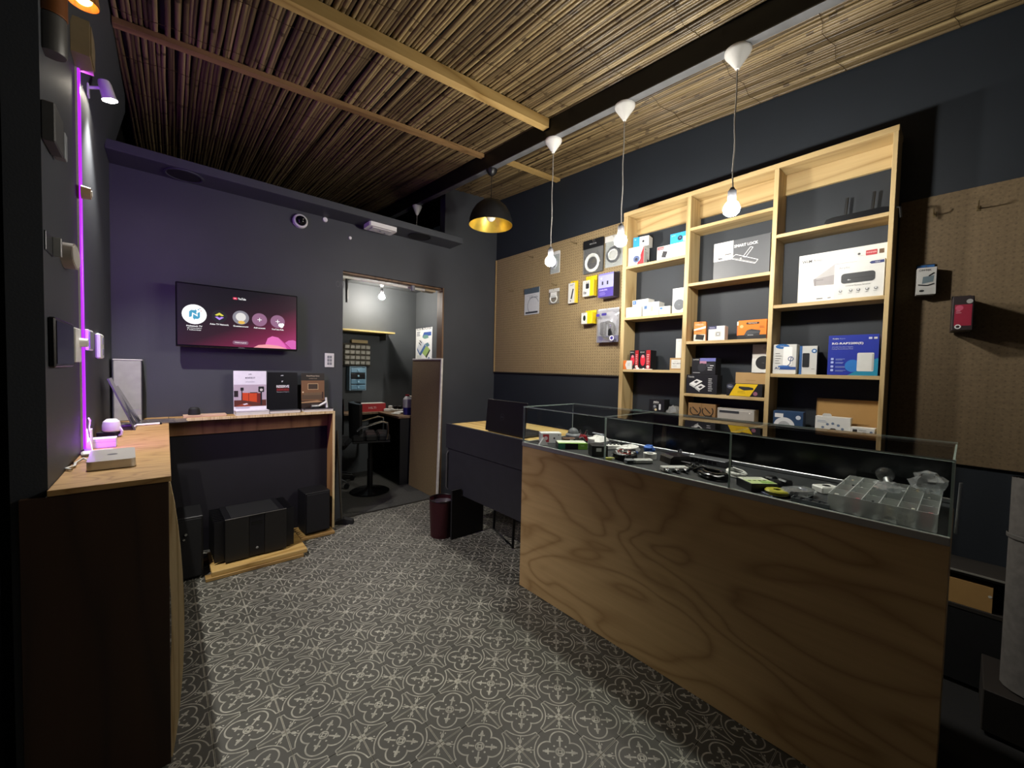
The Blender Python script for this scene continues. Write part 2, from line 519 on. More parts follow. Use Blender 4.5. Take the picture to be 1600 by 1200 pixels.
# ---- roof: dark sheet, reeds, battens, steel channel
def slab(x0, x1, y0, y1, dz, th):
    P = [(x0, y0), (x1, y0), (x1, y1), (x0, y1)]
    mb = MB()
    vs = [(x, y, zc(x, y)+dz) for x, y in P]+[(x, y, zc(x, y)+dz+th) for x, y in P]
    mb._add(vs, [(0, 3, 2, 1), (4, 5, 6, 7), (0, 1, 5, 4), (1, 2, 6, 5), (2, 3, 7, 6), (3, 0, 4, 7)])
    return mb
ceil = struct('ceiling', slab(-2.2, 2.98, -1.3, 5.25, .022, .03), M('roof_sheet', '1b140d', .9, 0, .3, 8), 'dark roof sheet above the reed matting')
def reed_material():
    m, nt, b = newmat('reed')
    tc = nt.nodes.new('ShaderNodeTexCoord'); oi = nt.nodes.new('ShaderNodeObjectInfo')
    mp = nt.nodes.new('ShaderNodeMapping'); mp.inputs['Scale'].default_value = (60, 2.2, 60)
    nt.links.new(tc.outputs['Object'], mp.inputs['Vector'])
    va = nt.nodes.new('ShaderNodeVectorMath'); va.operation = 'ADD'
    cb = nt.nodes.new('ShaderNodeCombineXYZ')
    nt.links.new((X(nt, oi.outputs['Random'])*90.0).s, cb.inputs[1])
    nt.links.new(mp.outputs[0], va.inputs[0]); nt.links.new(cb.outputs[0], va.inputs[1])
    n = nt.nodes.new('ShaderNodeTexNoise'); n.inputs['Scale'].default_value = 1.0; n.inputs['Detail'].default_value = 4
    nt.links.new(va.outputs[0], n.inputs['Vector'])
    rp = nt.nodes.new('ShaderNodeValToRGB'); e = rp.color_ramp.elements
    e[0].position = .15; e[0].color = (*lin('352a1b'), 1); e[1].position = .85; e[1].color = (*lin('a69166'), 1)
    e.new(.5).color = (*lin('726042'), 1)
    nt.links.new((X(nt, n.outputs['Fac'])*.75+X(nt, oi.outputs['Random'])*.42-.12).s, rp.inputs[0])
    # dark nodes along the cane
    sp = nt.nodes.new('ShaderNodeSeparateXYZ'); nt.links.new(tc.outputs['Object'], sp.inputs[0])
    nd = ((X(nt, sp.outputs[1])*3.1+X(nt, oi.outputs['Random'])*13.0).fract()-.5).abs().lt(.016)
    mx = nt.nodes.new('ShaderNodeMix'); mx.data_type = 'RGBA'; mx.inputs[7].default_value = (*lin('2e1f10'), 1)
    nt.links.new((nd*.75).s, mx.inputs[0]); nt.links.new(rp.outputs[0], mx.inputs[6]); nt.links.new(mx.outputs[2], b.inputs['Base Color'])
    b.inputs['Roughness'].default_value = .36
    return m
REED = reed_material()
rv = []
for k in range(14):
    rr = random.Random(100+k); pts = []; rs = []; N_ = 13; Ln = 1.0
    px, pz = 0.0, 0.0; r0 = rr.uniform(.0078, .0102)
    for i in range(N_):
        px += rr.gauss(0, .0016); px *= .8; pz += rr.gauss(0, .0009); pz *= .7
        pts.append((px, -.5+i/(N_-1), pz)); rs.append(r0*rr.uniform(.93, 1.07))
    rv.append(mesh('reed', MB().tube(pts, rs, 5), REED, 80))
NX = 150; x0r, x1r = -.178, 2.852
for seg, (ya, yb) in enumerate(((-.25, 2.72), (2.72, 5.15))):
    for i in range(NX):
        x = x0r+(x1r-x0r)*(i+.5)/NX+random.uniform(-.0025, .0025)
        dy = random.uniform(-.012, .012)
        y0_, y1_ = ya+(0 if seg == 0 else dy), yb+(dy if seg == 0 else 0)
        ym = (y0_+y1_)/2
        o = link('reed', rv[random.randrange(14)], ceil, (x, ym, zc(x, ym)+random.uniform(-.003, .006)))
        o.rotation_euler = (math.atan(.068)+random.uniform(-.0012, .0012), random.uniform(0, .2), random.uniform(-.0035, .0035))
        o.scale = (1.2, y1_-y0_, 1.12)
# tie wires of the matting
tw = MB()
for y in [.1+.42*k for k in range(12)]:
    tw.tube([(x0r+(x1r-x0r)*t/40, y+.012*math.sin(t*1.7), zc(x0r+(x1r-x0r)*t/40, y)-.0125) for t in range(41)], .0012, 4)
part('tie_wire', tw, M('tie_wire', '4b3a22', .5, .5), ceil)

PINE = WOOD('pine_batten', 'b89a62', '82622f', 0, 1.2)
def batten(name, label, xa, xb, y, w, h, drop, m=PINE, sk=0.0):
    mb = MB(); vs = []
    for x in (xa, xb):
        yy = y+sk*(x-xa); z1 = zc(x, yy)-drop
        vs += [(x, yy-w/2, z1-h), (x, yy+w/2, z1-h), (x, yy+w/2, z1), (x, yy-w/2, z1)]
    mb._add(vs, [(0, 1, 2, 3), (7, 6, 5, 4), (0, 4, 5, 1), (1, 5, 6, 2), (2, 6, 7, 3), (3, 7, 4, 0)])
    return solid(name, mb, m, label, 'ceiling batten', smooth=0)
batten('ceiling_batten', 'thick pale pine batten under the reeds with a sawn end at the black channel', -.18, 1.99, 1.985, .055, .06, .012)
batten('ceiling_batten', 'thin reddish batten under the reeds further back towards the television', -.18, 1.995, 2.72, .045, .026, .012, WOOD('brown_batten', '94744c', '5c4226', 0, 1.0))
batten('ceiling_batten', 'short pale batten between the black channel and right wall', 2.055, 2.85, 2.66, .05, .024, .012)

# black steel channel along the roof
XB0, XB1 = 1.998, 2.05
def zb(y): return 2.845+.062*y
ch = thing('steel_channel', 'black steel channel running under the reed ceiling', 'roof beam')
STEEL = M('black_steel', '17191c', .42, .3, .15, 20)
web = MB(); fl_ = MB()
for mb, xa, xb, za, zt in ((web, XB0, XB0+.006, 0, .135), (fl_, XB0, XB1, -.006, 0)):
    vs = []
    for y in (-1.2, 5.2):
        vs += [(xa, y, zb(y)+za), (xb, y, zb(y)+za), (xb, y, zb(y)+zt), (xa, y, zb(y)+zt)]
    mb._add(vs, [(0, 1, 2, 3), (7, 6, 5, 4), (0, 4, 5, 1), (1, 5, 6, 2), (2, 6, 7, 3), (3, 7, 4, 0)])
part('web', web, STEEL, ch, smooth=0)
part('bottom_flange', fl_, M('lit_steel', '6d6f72', .5, .3, .15, 10), ch, smooth=0)  # paler than the web: light from the bulbs below put into the colour

# ================================================================== lamps
WPL = M('white_plastic', 'e6e5e1', .4, 0, .04)
WMET = M('white_metal', 'cfcec9', .35, .1, .05)
BPL = M('black_plastic', '121315', .4, 0, .2, 30)
BMAT = M('black_matt', '0d0e10', .7, 0, .2, 30)
CHROME = M('chrome', 'd7d9db', .12, 1.0, .03)
ALU = M('brushed_aluminium', 'b4b6b8', .32, .9, .05, 40)
GREYPL = M('grey_plastic', '83868a', .45, 0, .06)
def pendant(label, x, y, ztop, zbulb, bulbmat, rose_r=.058):
    t = thing('pendant_lamp', label, 'pendant lamp', (x, y, ztop), 0, 'bare bulb pendants over the counter' if bulbmat is BULB else None)
    n = 28
    part('ceiling_rose', MB().lathe([(.001, 0), (rose_r, -.001), (rose_r, -.009), (rose_r*.93, -.018), (.013, -.078), (.009, -.086), (.001, -.087)], n), WPL, t)
    L = zbulb-ztop+.085
    part('cord', MB().tube([(.004*math.sin(k*.9)*(k/12), .004*math.cos(k*1.3)*(k/12), -.085+(L+.085)*k/12) for k in range(13)], .0032, 6), M('grey_flex', 'a5a29b', .6), t)
    part('lamp_holder', MB().lathe([(.001, L+.012), (.008, L+.010), (.013, L), (.0185, L-.006), (.0195, L-.045), (.017, L-.050), (.001, L-.050)], n), M('holder_grey', '4c4c50', .5), t)
    zb_ = zbulb-ztop
    part('bulb', MB().lathe([(.0145, .036), (.018, .030), (.029, .018), (.036, .002), (.0365, -.008), (.033, -.022), (.021, -.034), (.001, -.039)], 16, (0, 0, zb_)), bulbmat, t)
    return t
BULB = E('bulb_glow', 'fffaf0', BULB_E)
BULB2 = E('bulb_glow_back', 'fff6ea', BACK_BULB_E)
for y, zbulb, lab in ((1.955, 2.132, 'lit bare bulb on a white cord in front of the cork-coloured board, farthest of three'),
                      (1.385, 2.146, 'lit bare bulb on a white cord in front of the left end of the shelves'),
                      (.773, 2.158, 'lit bare bulb on a white cord with the largest cone, nearest the camera')):
    pendant(lab, 2.037, y, zb(y)-.007, zbulb, BULB)
pendant('lit bare bulb hanging inside the back room', 1.985, 4.72, 2.399, 2.215, BULB2, .03)
# rose with a cord above the ledge, in the loft
t = thing('pendant_fitting', 'white cone ceiling rose with cord in the dark gap above the ledge', 'ceiling rose', (2.03, 3.93, zb(3.93)-.007))
part('ceiling_rose', MB().lathe([(.001, 0), (.05, 0), (.05, -.010), (.012, -.094), (.001, -.100)], 24), WPL, t)
part('cord', MB().tube([(0, 0, -.09), (-.004, 0, -.3), (0, 0, -.60), (.004, 0, zb(3.93)*-1+2.48)], .003, 6), M('grey_flex', 'a5a29b'), t)
# black dome pendant with gold inside
t = thing('dome_pendant', 'black dome pendant with gold inside and an unlit globe bulb', 'pendant lamp', (2.03, 2.64, zb(2.64)-.007))
part('ceiling_rose', MB().lathe([(.001, 0), (.046, 0), (.045, -.012), (.03, -.035), (.012, -.05), (.001, -.052)], 24), BPL, t)
part('cord', MB().tube([(0, 0, -.05), (0, 0, -.25)], .003, 6), BPL, t)
out = [(.012, -.235), (.03, -.24), (.08, -.262), (.125, -.30), (.157, -.35), (.174, -.40), (.180, -.45)]
part('shade', MB().lathe(out, 40), M('black_enamel', '17181a', .38, .2, .05), t)
part('shade_lining', MB().lathe([(r-.002, z-.002) for r, z in out], 40), M('gold_leaf', 'd2b650', .36, .6, .25, 9), t)
part('lamp_holder', MB().lathe([(.018, -.25), (.02, -.31), (.016, -.33)], 16), WPL, t)
part('bulb', MB().sphere((0, 0, -.378), .042, 20, 12), M('opal_glass', 'e6e3da', .15, 0, .02), t)
# spotlight on the left wall
t = thing('wall_spotlight', 'small lit adjustable spotlight high on the left wall', 'spotlight', (-.238, 2.70, 2.59))
part('bracket', MB().cyl((-.026, 0, .02), (.034, 0, .045), .007, n=10).box(-.03, -.018, -.02, .02, -.02, .035, .003), WMET, t)
T = Vector((0.25, 0.04, -1.0)).to_track_quat('-Z', 'Y').to_matrix().to_4x4()
T.translation = Vector((.045, 0, .005))
part('lamp_head', MB().xf(T).lathe([(.001, .075), (.02, .07), (.024, .055), (.026, 0), (.03, -.012), (.028, -.012), (.025, -.002)], 20), WMET, t)
part('lens', MB().xf(T).lathe([(.0245, -.003), (.012, -.001), (.001, 0)], 20), E('spot_lens', 'fff4e0', 500), t)
# warm lamp at the very top left
t = thing('amber_lamp', 'small amber lamp glowing at the top of left wall', 'wall lamp', (-.200, 1.985, 2.548))
part('shade', MB().lathe([(.012, .11), (.022, .10), (.034, .05), (.04, 0), (.038, 0), (.032, .05), (.02, .095)], 20), WOOD('turned_wood', 'a8713a', '6d421d', 2, 4), t)
part('bulb', MB().sphere((0, 0, .022), .024, 16, 10), E('amber_glow', 'ffa850', 16), t)
part('bracket', MB().cyl((-.060, 0, .108), (.0, 0, .108), .006, n=8), BPL, t)
# LED strip
t = thing('led_strip', 'glowing purple LED strip running up the left wall', 'LED strip', (XL, 2.36, 0))
part('channel', MB().box(0, .006, -.014, .014, 1.0, 2.54), WMET, t)
la = bpy.data.lights.new('led_light', 'AREA'); la.shape = 'RECTANGLE'; la.size = .018; la.size_y = 1.5; la.energy = LED_W; la.color = (.36, .05, 1.0)
lo = bpy.data.objects.new('led_light', la); COL.objects.link(lo); lo.location = (XL+.016, 2.362, 1.77)
lo.rotation_euler = Matrix((Vector((0, 0, 1)).cross(Vector((-.62, -.78, 0))), Vector((0, 0, 1)), Vector((-.62, -.78, 0)))).transposed().to_euler()
part('diffuser', MB().box(.006, .013, -.0125, .0125, 1.0, 2.54, .003), E('purple_led', (.38, .011, .78), LED_E), t)

# ================================================================== plywood wall shelves
PLY = WOOD('shelf_ply', 'cdb585', '97794a', 2, 1.6, .45, .9)
PLYH = WOOD('shelf_ply_board', 'cdb585', '97794a', 1, 1.6, .45, .9)
sh = thing('wall_shelf', 'open pine plywood shelf unit with three columns on the right wall', 'shelf', (0, 0, 0))
XF = 2.70; XW = XR-.002
def upright(y0, y1, z0=.60, z1=2.572): part('upright', MB().box(XF, XW, y0, y1, z0, z1, .0015), PLY, sh)
upright(1.779, 1.812); upright(1.284, 1.314); upright(.770, .794); upright(.270, .289)
part('top_board', MB().box(XF, XW, .268, 1.814, 2.573, 2.602, .0015), PLYH, sh)
for y0, y1 in ((.289, .770), (.794, 1.284), (1.314, 1.779)):
    part('back_rail', MB().box(XW-.022, XW, y0, y1, 2.455, 2.573, .0015), PLYH, sh)
BOARDS = [(1.314, 1.779, (2.183, 1.788, 1.386, 1.028)), (.794, 1.284, (2.356, 1.98, 1.585, 1.229, 1.055, .80)), (.289, .770, (2.188, 1.778, 1.374, .985))]
for y0, y1, zs in BOARDS:
    for z in zs: part('shelf_board', MB().box(XF+.001, XW, y0, y1, z-.020, z, .0015), PLYH, sh)

# ================================================================== cartons
def carton(name, label, cat, w, d, h, loc, rz=0.0, color=WH, side=None, group=None, rough=.45, cols=None):
    """box with its front on local -y; base centre at loc; returns object and a Print for its front"""
    cm = INK(color, rough) if isinstance(color, str) else color
    mb = MB().box(-w/2, w/2, -d/2, d/2, 0, h, .0012)
    o = solid(name, mb, cm, label, cat, loc, rz, group)
    p = Print((-w/2, -d/2, 0), (1, 0, 0), (0, 0, 1), (0, -1, 0))
    # lid seam and tape on the top, closing flap line on the side
    p2 = Print((-w/2, -d/2, h), (1, 0, 0), (0, 1, 0), (0, 0, 1))
    sm = INK('8a8578') if color not in (BK, '17181b') else INK('2c2d30')
    p2.rect(w*.02, d*.495, w*.98, d*.505, sm)
    p2.done(o, 'lid_seam')
    return o, p
def sbox(name, label, cat, ya, yb, z, h, d=.11, xf=2.715, tilt=0.0, color=WH, group=None):
    w_ = ya-yb
    rz = R(-90+tilt)
    return carton(name, label, cat, w_, d, h, (xf+d/2, (ya+yb)/2, z+.0005), rz, color, group=group)
k = INK
# --- left column, top shelf
o, p = sbox('camera_box', 'white and red dome camera carton on the top left shelf', 'box', 1.776, 1.652, 2.183, .140, .10, 2.722, 6)
p.poly([(.07, 0), (.124, 0), (.124, .14), (.108, .10)], k('b5202b')).text('HIKVISION', .008, .106, .009, k('9a2028')).disc(.066, .056, .034, k('c9cfd8')).disc(.066, .048, .026, k('4c5c86')).disc(.066, .045, .012, k('1b2030')).lines(.008, .018, .04, 2, k('777777'), .006, .0018)
p.face((.062, -.05, 0), (0, 1, 0), (0, 0, 1), (1, 0, 0)).text('HIK', .012, .11, .012, k(BK)).lines(.012, .095, .07, 8, k('555555'), .010, .003).rect(.06, .02, .09, .05, k('222222')); p.done(o)
o, p = sbox('camera_box', 'small light blue and white carton on top of the red dome camera box', 'box', 1.745, 1.625, 2.324, .074, .08, 2.735, 10)
p.rect(0, 0, .05, .074, k('2c8fc7')).text('tp', .010, .05, .012, k(WH)).disc(.078, .036, .02, k('d8d9dc')).disc(.078, .036, .009, k('20242a')).lines(.055, .012, .05, 2, k('777777'), .005, .0015); p.done(o)
o, p = sbox('adapter_box', 'long white carton with red corner label and black adapter picture', 'box', 1.533, 1.318, 2.183, .098, .10, 2.718)
p.rect(.004, .074, .055, .094, k('c02430')).text('vention', .009, .079, .010, k(WH)).poly([(.035, .02), (.068, .012), (.082, .052), (.048, .062)], k('2b2b2e')).line([(.08, .06), (.11, .09), (.15, .088)], .006, k('9b9ca0')).lines(.155, .06, .05, 3, k('444444'), .010, .003).lines(.10, .02, .09, 2, k('aaaaaa'), .008, .002); p.done(o)
o, p = sbox('camera_box', 'sky blue camera carton lying on the long white adapter box', 'box', 1.440, 1.318, 2.282, .072, .09, 2.73)
p.rect(0, 0, .122, .072, k('2f9bd6')).text('tp-link', .010, .052, .010, k(WH)).disc(.072, .034, .017, k('1d2738')).disc(.072, .036, .007, k('596a86')).rect(.095, .008, .118, .04, k('dfe6ec')); p.done(o)
# --- left column, second shelf
o, p = sbox('router_box', 'low white carton at the left end of second shelf', 'box', 1.776, 1.645, 1.788, .078, .10, 2.716)
p.text('Tapo', .098, .058, .009, k('333333')).lines(.03, .03, .07, 2, k('d0d0cc'), .008, .002); p.done(o)
o, p = sbox('router_box', 'white carton with a blue square lying on the low white carton', 'box', 1.742, 1.600, 1.867, .055, .08, 2.745, -4)
p.rect(.006, .022, .036, .05, k('2a5c9e')).text('C', .015, .028, .014, k('cfe0f4')).lines(.05, .03, .05, 2, k('bbbbbb'), .008, .002); p.done(o)
o, p = sbox('plug_box', 'white carton with blue square and upright plug picture on second shelf', 'box', 1.636, 1.510, 1.788, .100, .09, 2.722, 4)
p.rect(.010, .052, .034, .076, k('31598a')).rect(.06, .02, .084, .085, k('e3ddcf')).disc(.034, .03, .018, k('d9dadb')).rrect(.064, .03, .08, .07, .006, k('b9a88c')); p.done(o)
o, p = sbox('plug_box', 'smallest white carton on second shelf next to the speaker box', 'box', 1.500, 1.418, 1.788, .058, .07, 2.72)
p.rect(.006, .038, .024, .052, k('2f6aa8')).disc(.05, .025, .016, k('dcdcda')).lines(.03, .045, .04, 1, k('999999')); p.done(o)
o, p = sbox('speaker_box', 'tall white carton with a grey fabric disc and letter G at second shelf', 'box', 1.400, 1.320, 1.788, .174, .09, 2.716)
p.text('G', .04, .14, .017, k('555555'), al='c').disc(.05, .057, .038, k('55595f')).text('Google', .05, .054, .005, k('9aa0a6'), al='c').lines(.03, .118, .03, 1, k('bbbbbb'), .004, .0015); p.done(o)
# --- left column, third shelf
for ya, yb, lab in ((1.735, 1.658, 'red and black upright carton nearest the left post on third shelf'), (1.652, 1.560, 'red and black upright carton beside its twin on third shelf')):
    o, p = sbox('headset_box', lab, 'box', ya, yb, 1.386, .146, .085, 2.725, 0, '17181b', 'red and black cartons on the third shelf')
    wd = ya-yb
    p.rect(wd*.62, 0, wd, .146, k('a5161d')).disc(wd*.33, .07, wd*.22, k('d7263a'), .042).disc(wd*.33, .10, wd*.13, k('e8909a')).text('GENIUS', .005, .128, .008, k(WH), w=wd*.4).lines(wd*.68, .11, wd*.26, 6, k('f0c9c9'), .013, .004).disc(wd*.8, .022, .012, k('d9d4d0')); p.done(o)
o, p = sbox('toner_box', 'little white and orange carton leaning at the third shelf corner', 'box', 1.776, 1.706, 1.386, .068, .014, 2.704, 4)
p.poly([(0, 0), (.03, 0), (.016, .035), (.03, .068), (0, .068)], k('d9732a')).lines(.036, .045, .03, 3, k('999999')); p.done(o)
o, p = sbox('label_box', 'kraft carton with a white label at the right of third shelf', 'box', 1.402, 1.318, 1.386, .086, .09, 2.715, 0, 'b08f5f')
p.rect(.012, .012, .08, .074, k(WH)).text('NETUM', .022, .042, .009, k(BK)).text('C740', .058, .042, .009, k(BK)).lines(.03, .062, .04, 1, k('888888'), .004, .0015).lines(.02, .03, .05, 2, k('999999'), .006, .0015); p.done(o)
o, p = sbox('cable_box', 'slim tall white carton standing on the kraft label box', 'box', 1.372, 1.318, 1.4725, .135, .055, 2.735)
p.lines(.012, .118, .03, 1, k('777777'), .004, .002); p.done(o)
t = tag(link('white_clip_strip', mesh('white_clip_strip', MB().box(-.012, .012, -.075, .075, 0, .006, .002).lathe([(.001, .018), (.012, .014), (.015, .0)], 12, (0, .04, 0)).lathe([(.001, .014), (.010, .010), (.013, .0)], 12, (0, -.01, 0)), WPL), None, (2.712+.02, 1.625, 1.3865)), 'flat white plastic clips lying in front of the red cartons', 'clips')
# --- left column, bottom
o, p = sbox('camera_box', 'black carton lettered mio on the bottom left shelf', 'box', 1.560, 1.445, 1.028, .140, .10, 2.725, 6, '17181b')
p.text('mio', .035, .112, .018, k(WH), bold=.02).lines(.03, .106, .05, 1, k('999999'), .004, .002).rrect(.03, .06, .058, .095, .006, k('3a3c40')).disc(.044, .088, .010, k('888c92')).disc(.052, .064, .009, k('d8c9a0')).rrect(.075, .065, .09, .108, .006, k('cfd2d5')); p.done(o)
o, p = sbox('cable_box', 'small teal carton on the bottom left shelf', 'box', 1.700, 1.630, 1.028, .048, .05, 2.71, 0, '2f6f67')
p.rect(0, .036, .09, .048, k('7fb5ac')).lines(.01, .025, .06, 2, k('bcdcd6')); p.done(o)
def crumple(name, label, cat, c, sx, sy, sz, mat, seed, n=10, mm=7, jag=.22):
    rr = random.Random(seed); mb = MB(); vs = []
    for i in range(mm+1):
        ph = -math.pi/2+math.pi*i/mm
        for j in range(n):
            th = 2*math.pi*j/n; r = 1+rr.uniform(-jag, jag)
            z = max(-.96, math.sin(ph)*r)
            vs.append((sx*math.cos(ph)*math.cos(th)*r, sy*math.cos(ph)*math.sin(th)*r, sz*(z+.96)))
    fs = [(i*n+j, i*n+(j+1) % n, (i+1)*n+(j+1) % n, (i+1)*n+j) for i in range(mm) for j in range(n)]
    mb._add(vs, fs)
    return solid(name, mb, mat, label, cat, c, smooth=20)
CLEARBAG = GLASS('crinkled_film', (.80, .82, .82), 1.6, .08, .28, (.75, .76, .77))
crumple('plastic_bag', 'crinkled clear plastic bag on the bottom left shelf', 'bag', (2.76, 1.385, 1.0285), .05, .045, .05, CLEARBAG, 3, 14, 9, .25)
solid('power_brick', MB().box(-.03, .03, -.05, .05, 0, .028, .006).tube([(0, -.05, .012), (.0, -.075, .012), (.02, -.085, .004)], .003, 6), BPL, 'black power brick in front of the mio carton', 'adapter', (2.725, 1.585, 1.0285), 1.45)

# --- middle column
o, p = sbox('lock_box', 'large dark grey carton printed SMART LOCK', 'box', 1.130, .805, 1.98, .235, .11, 2.722, 0, '4a4c50')
p.rect(0, .118, .118, .235, k('d6d4cf')).lines(.008, .215, .09, 5, k('8c8a86'), .011, .003).lines(.01, .15, .035, 3, k('333333'), .008, .003).rect(.03, .128, .055, .136, k(BK)).rect(.07, .15, .108, .157, k('555555'))
p.text('SMART LOCK', .124, .186, .017, k('f2f2f0'), w=.135, bold=.02)
p.line([(.115, .130), (.135, .143), (.262, .088), (.246, .068), (.115, .118), (.115, .130)], .0028, k('e4e4e2')).line([(.178, .122), (.192, .115), (.232, .168), (.218, .174), (.178, .122)], .0028, k('e4e4e2')).line([(.122, .122), (.246, .074)], .0016, k('bfbfbd')).disc(.165, .112, .006, k('9a9a98')); p.done(o)
o, p = sbox('mount_box', 'orange hanging carton with a black gadget picture at the left post', 'box', 1.245, 1.172, 1.585, .130, .05, 2.722, 14, 'd9853f')
p.rect(0, 0, .073, .045, k('c9c4ba')).poly([(.010, .012), (.06, .006), (.066, .04), (.016, .046)], k('1c1c1e')).text('ORICO', .008, .105, .010, k(WH), w=.05).poly([(0, .07), (.073, .085), (.073, .1), (0, .08)], k('f3ead9')).rect(.03, .122, .05, .126, k('5c3417')).lines(.012, .066, .05, 1, k('7d2c18')); p.done(o)
o, p = sbox('doorbell_box', 'white cube carton with a navy corner on the middle shelf', 'box', 1.145, 1.045, 1.585, .094, .07, 2.718, 5)
p.rect(0, .074, .05, .094, k('3e3f63')).text('TENDA', .006, .080, .007, k('cfd0e6')).rrect(.042, .024, .078, .058, .006, k('b9b9b6')).rrect(.048, .030, .072, .052, .004, k('8c8c8a')).rect(.054, .036, .066, .046, k('eeeeee')); p.done(o)
o, p = sbox('switch_box', 'orange and black carton tucked behind its twin on the middle shelf', 'box', .992, .870, 1.585, .120, .05, 2.785, 0, 'd9702a', 'orange switch cartons')
p.rect(0, 0, .122, .03, k('1b1b1d')).rect(0, .096, .122, .12, k('e6e3da')).text('TOTOLINK', .008, .103, .009, k('333333')); p.done(o)
o, p = sbox('switch_box', 'orange carton with a black network switch picture in front on the middle shelf', 'box', .962, .805, 1.585, .118, .045, 2.72, 0, 'e07a1e', 'orange switch cartons')
p.rect(0, 0, .157, .026, k('1b1b1d')).poly([(.035, .026), (.05, .055), (.075, .062), (.125, .052), (.12, .022), (.05, .014)], k('2c2e31')).poly([(.035, .026), (.05, .055), (.12, .045), (.12, .038)], k('44474b')).lines(.055, .024, .05, 1, k('c9c9c9')).rrect(.045, .092, .118, .104, .006, k('3a2312')).text('TOTOLINK', .082, .0945, .007, k('f2ddc5'), al='c').disc(.02, .08, .010, k('f0b27a')).lines(.12, .075, .03, 2, k('8a3f10')); p.done(o)
o, p = sbox('switch_box', 'black carton with two white network switches pictured, bottom of the stack', 'box', 1.275, 1.075, 1.229, .128, .09, 2.712, 2, '17181b')
p.text('Tenda', .010, .108, .012, k(WH), w=.042).poly([(.022, .068), (.07, .098), (.108, .085), (.058, .05)], k('e6e6e4')).poly([(.022, .068), (.058, .05), (.058, .038), (.022, .056)], k('bcbcba')).poly([(.05, .078), (.068, .089), (.084, .083), (.066, .071)], k('2c2d30')).poly([(.06, .046), (.1, .068), (.128, .052), (.09, .024)], k('dededc')).poly([(.06, .046), (.09, .024), (.09, .012), (.06, .034)], k('b2b2b0')).poly([(.08, .044), (.098, .055), (.112, .048), (.094, .036)], k('2c2d30')).lines(.145, .1, .03, 7, k('cfcfcf'), .013, .004); p.done(o)
o, p = sbox('cooler_box', 'black carton with a blue and pink strip, upper of the stack', 'box', 1.245, 1.085, 1.3575, .112, .08, 2.718, -3, '17181b')
p.rect(.055, .09, .16, .112, k('6b6fb0')).rect(.055, .075, .10, .092, k('b07f94')).text('GAMING', .008, .098, .008, k(WH), w=.04).disc(.07, .05, .028, k('2a2c31')).lines(.01, .012, .05, 1, k('aaaaaa'), .005, .004).lines(.11, .06, .04, 3, k('dddddd'), .014, .004).rect(.10, .055, .125, .075, k('3c3f46')); p.done(o)
o, p = sbox('network_box', 'plain kraft carton standing behind the yellow box', 'box', .990, .800, 1.229, .150, .05, 2.79, 0, 'b08f5f'); p.lines(.06, .1, .06, 1, k('8f7040')); p.done(o)
o, p = sbox('drive_box', 'yellow and black carton with a black device picture on fourth shelf', 'box', 1.010, .808, 1.229, .080, .07, 2.706, 0, '17181b')
p.poly([(.016, .002), (.135, .002), (.178, .078), (.055, .078)], k('e3bb12')).disc(.02, .06, .02, k('4a4f60'), .014).poly([(.07, .052), (.1, .038), (.155, .043), (.152, .055), (.13, .06), (.072, .062)], k('26282c')).disc(.165, .02, .012, k('8f5b6e')).text('Dahua', .01, .056, .008, k(WH), w=.02).lines(.065, .03, .06, 2, k('8f7408'), .009, .002); p.done(o)
o, p = sbox('speaker_box', 'white and grey carton with a black speaker puck standing on the kraft box', 'box', .896, .800, 1.3795, .176, .055, 2.785, 0, 'c9c5be')
p.rect(0, 0, .096, .088, k(WH)).disc(.062, .062, .042, k('1d1e21')).text('Google', .062, .058, .005, k('777777'), al='c').text('G', .066, .145, .013, k('5a5a5a'), al='c'); p.done(o)
o, p = sbox('camera_pair_box', 'brown carton with two black camera outlines on fifth shelf', 'box', 1.262, 1.080, 1.055, .108, .07, 2.725, 0, '8c6b45')
for u in (.05, .132):
    p.ring(u, .06, .038, .007, k('1f1a14'), a0=R(150), a1=R(400)).line([(u-.02, .082), (u+.018, .046)], .007, k('1f1a14')).rect(u-.015, .022, u+.03, .032, k('2a221a'))
p.rect(.09, 0, .092, .108, k('5a4326')); p.done(o)
o, p = sbox('printer_box', 'wide pale grey device with a dark slot on fifth shelf', 'device', 1.066, .850, 1.055, .092, .08, 2.72, 0, 'a8a39c')
p.rect(.012, .062, .13, .080, k('33353a')).rect(.012, .078, .205, .082, k('d6d2cb')).disc(.19, .07, .004, k('e8e4dc')); p.done(o)
o, p = sbox('file_box', 'flat navy carton at the bottom of the middle column', 'box', 1.02, .82, .80, .235, .05, 2.73, 0, '3c4560'); p.lines(.03, .2, .1, 2, k('8a93b0')); p.done(o)

# --- right column
t = thing('wifi_router', 'black router with three antennas on the top right shelf', 'router', (2.775, .415, 2.1885), R(-90))
mb = MB().prism([(-.135, .012), (-.12, .004), (.12, .004), (.135, .012), (.128, .030), (.10, .036), (-.10, .036), (-.128, .030)], -.055, .055, 'y')
part('body', mb, M('router_black', '101216', .25, 0, .2, 30), t)
for u in (-.065, .045, .118):
    a = part('antenna', MB().box(-.006, .006, -.006, .006, 0, .125, .002).cyl((-.008, 0, 0), (.008, 0, 0), .007, n=10), BPL, t, (u, .045, .032), rot=(0, R(3 if u < .1 else 7), 0))
part('foot', MB().box(-.11, -.09, -.04, .04, 0, .005, .001).box(.09, .11, -.04, .04, 0, .005, .001), BPL, t)
solid('cable', MB().tube([(0, 0, 0), (0, -.03, .008), (-.02, -.07, .006), (-.05, -.095, -.01), (-.052, -.1, -.06)], .0045, 6), BPL, 'black cable leaving the router over the right post', 'cable', (2.745, .345, 2.206))
o, p = sbox('amplifier_box', 'large white carton lettered WiiM Amp', 'box', .670, .294, 1.778, .279, .07, 2.775)
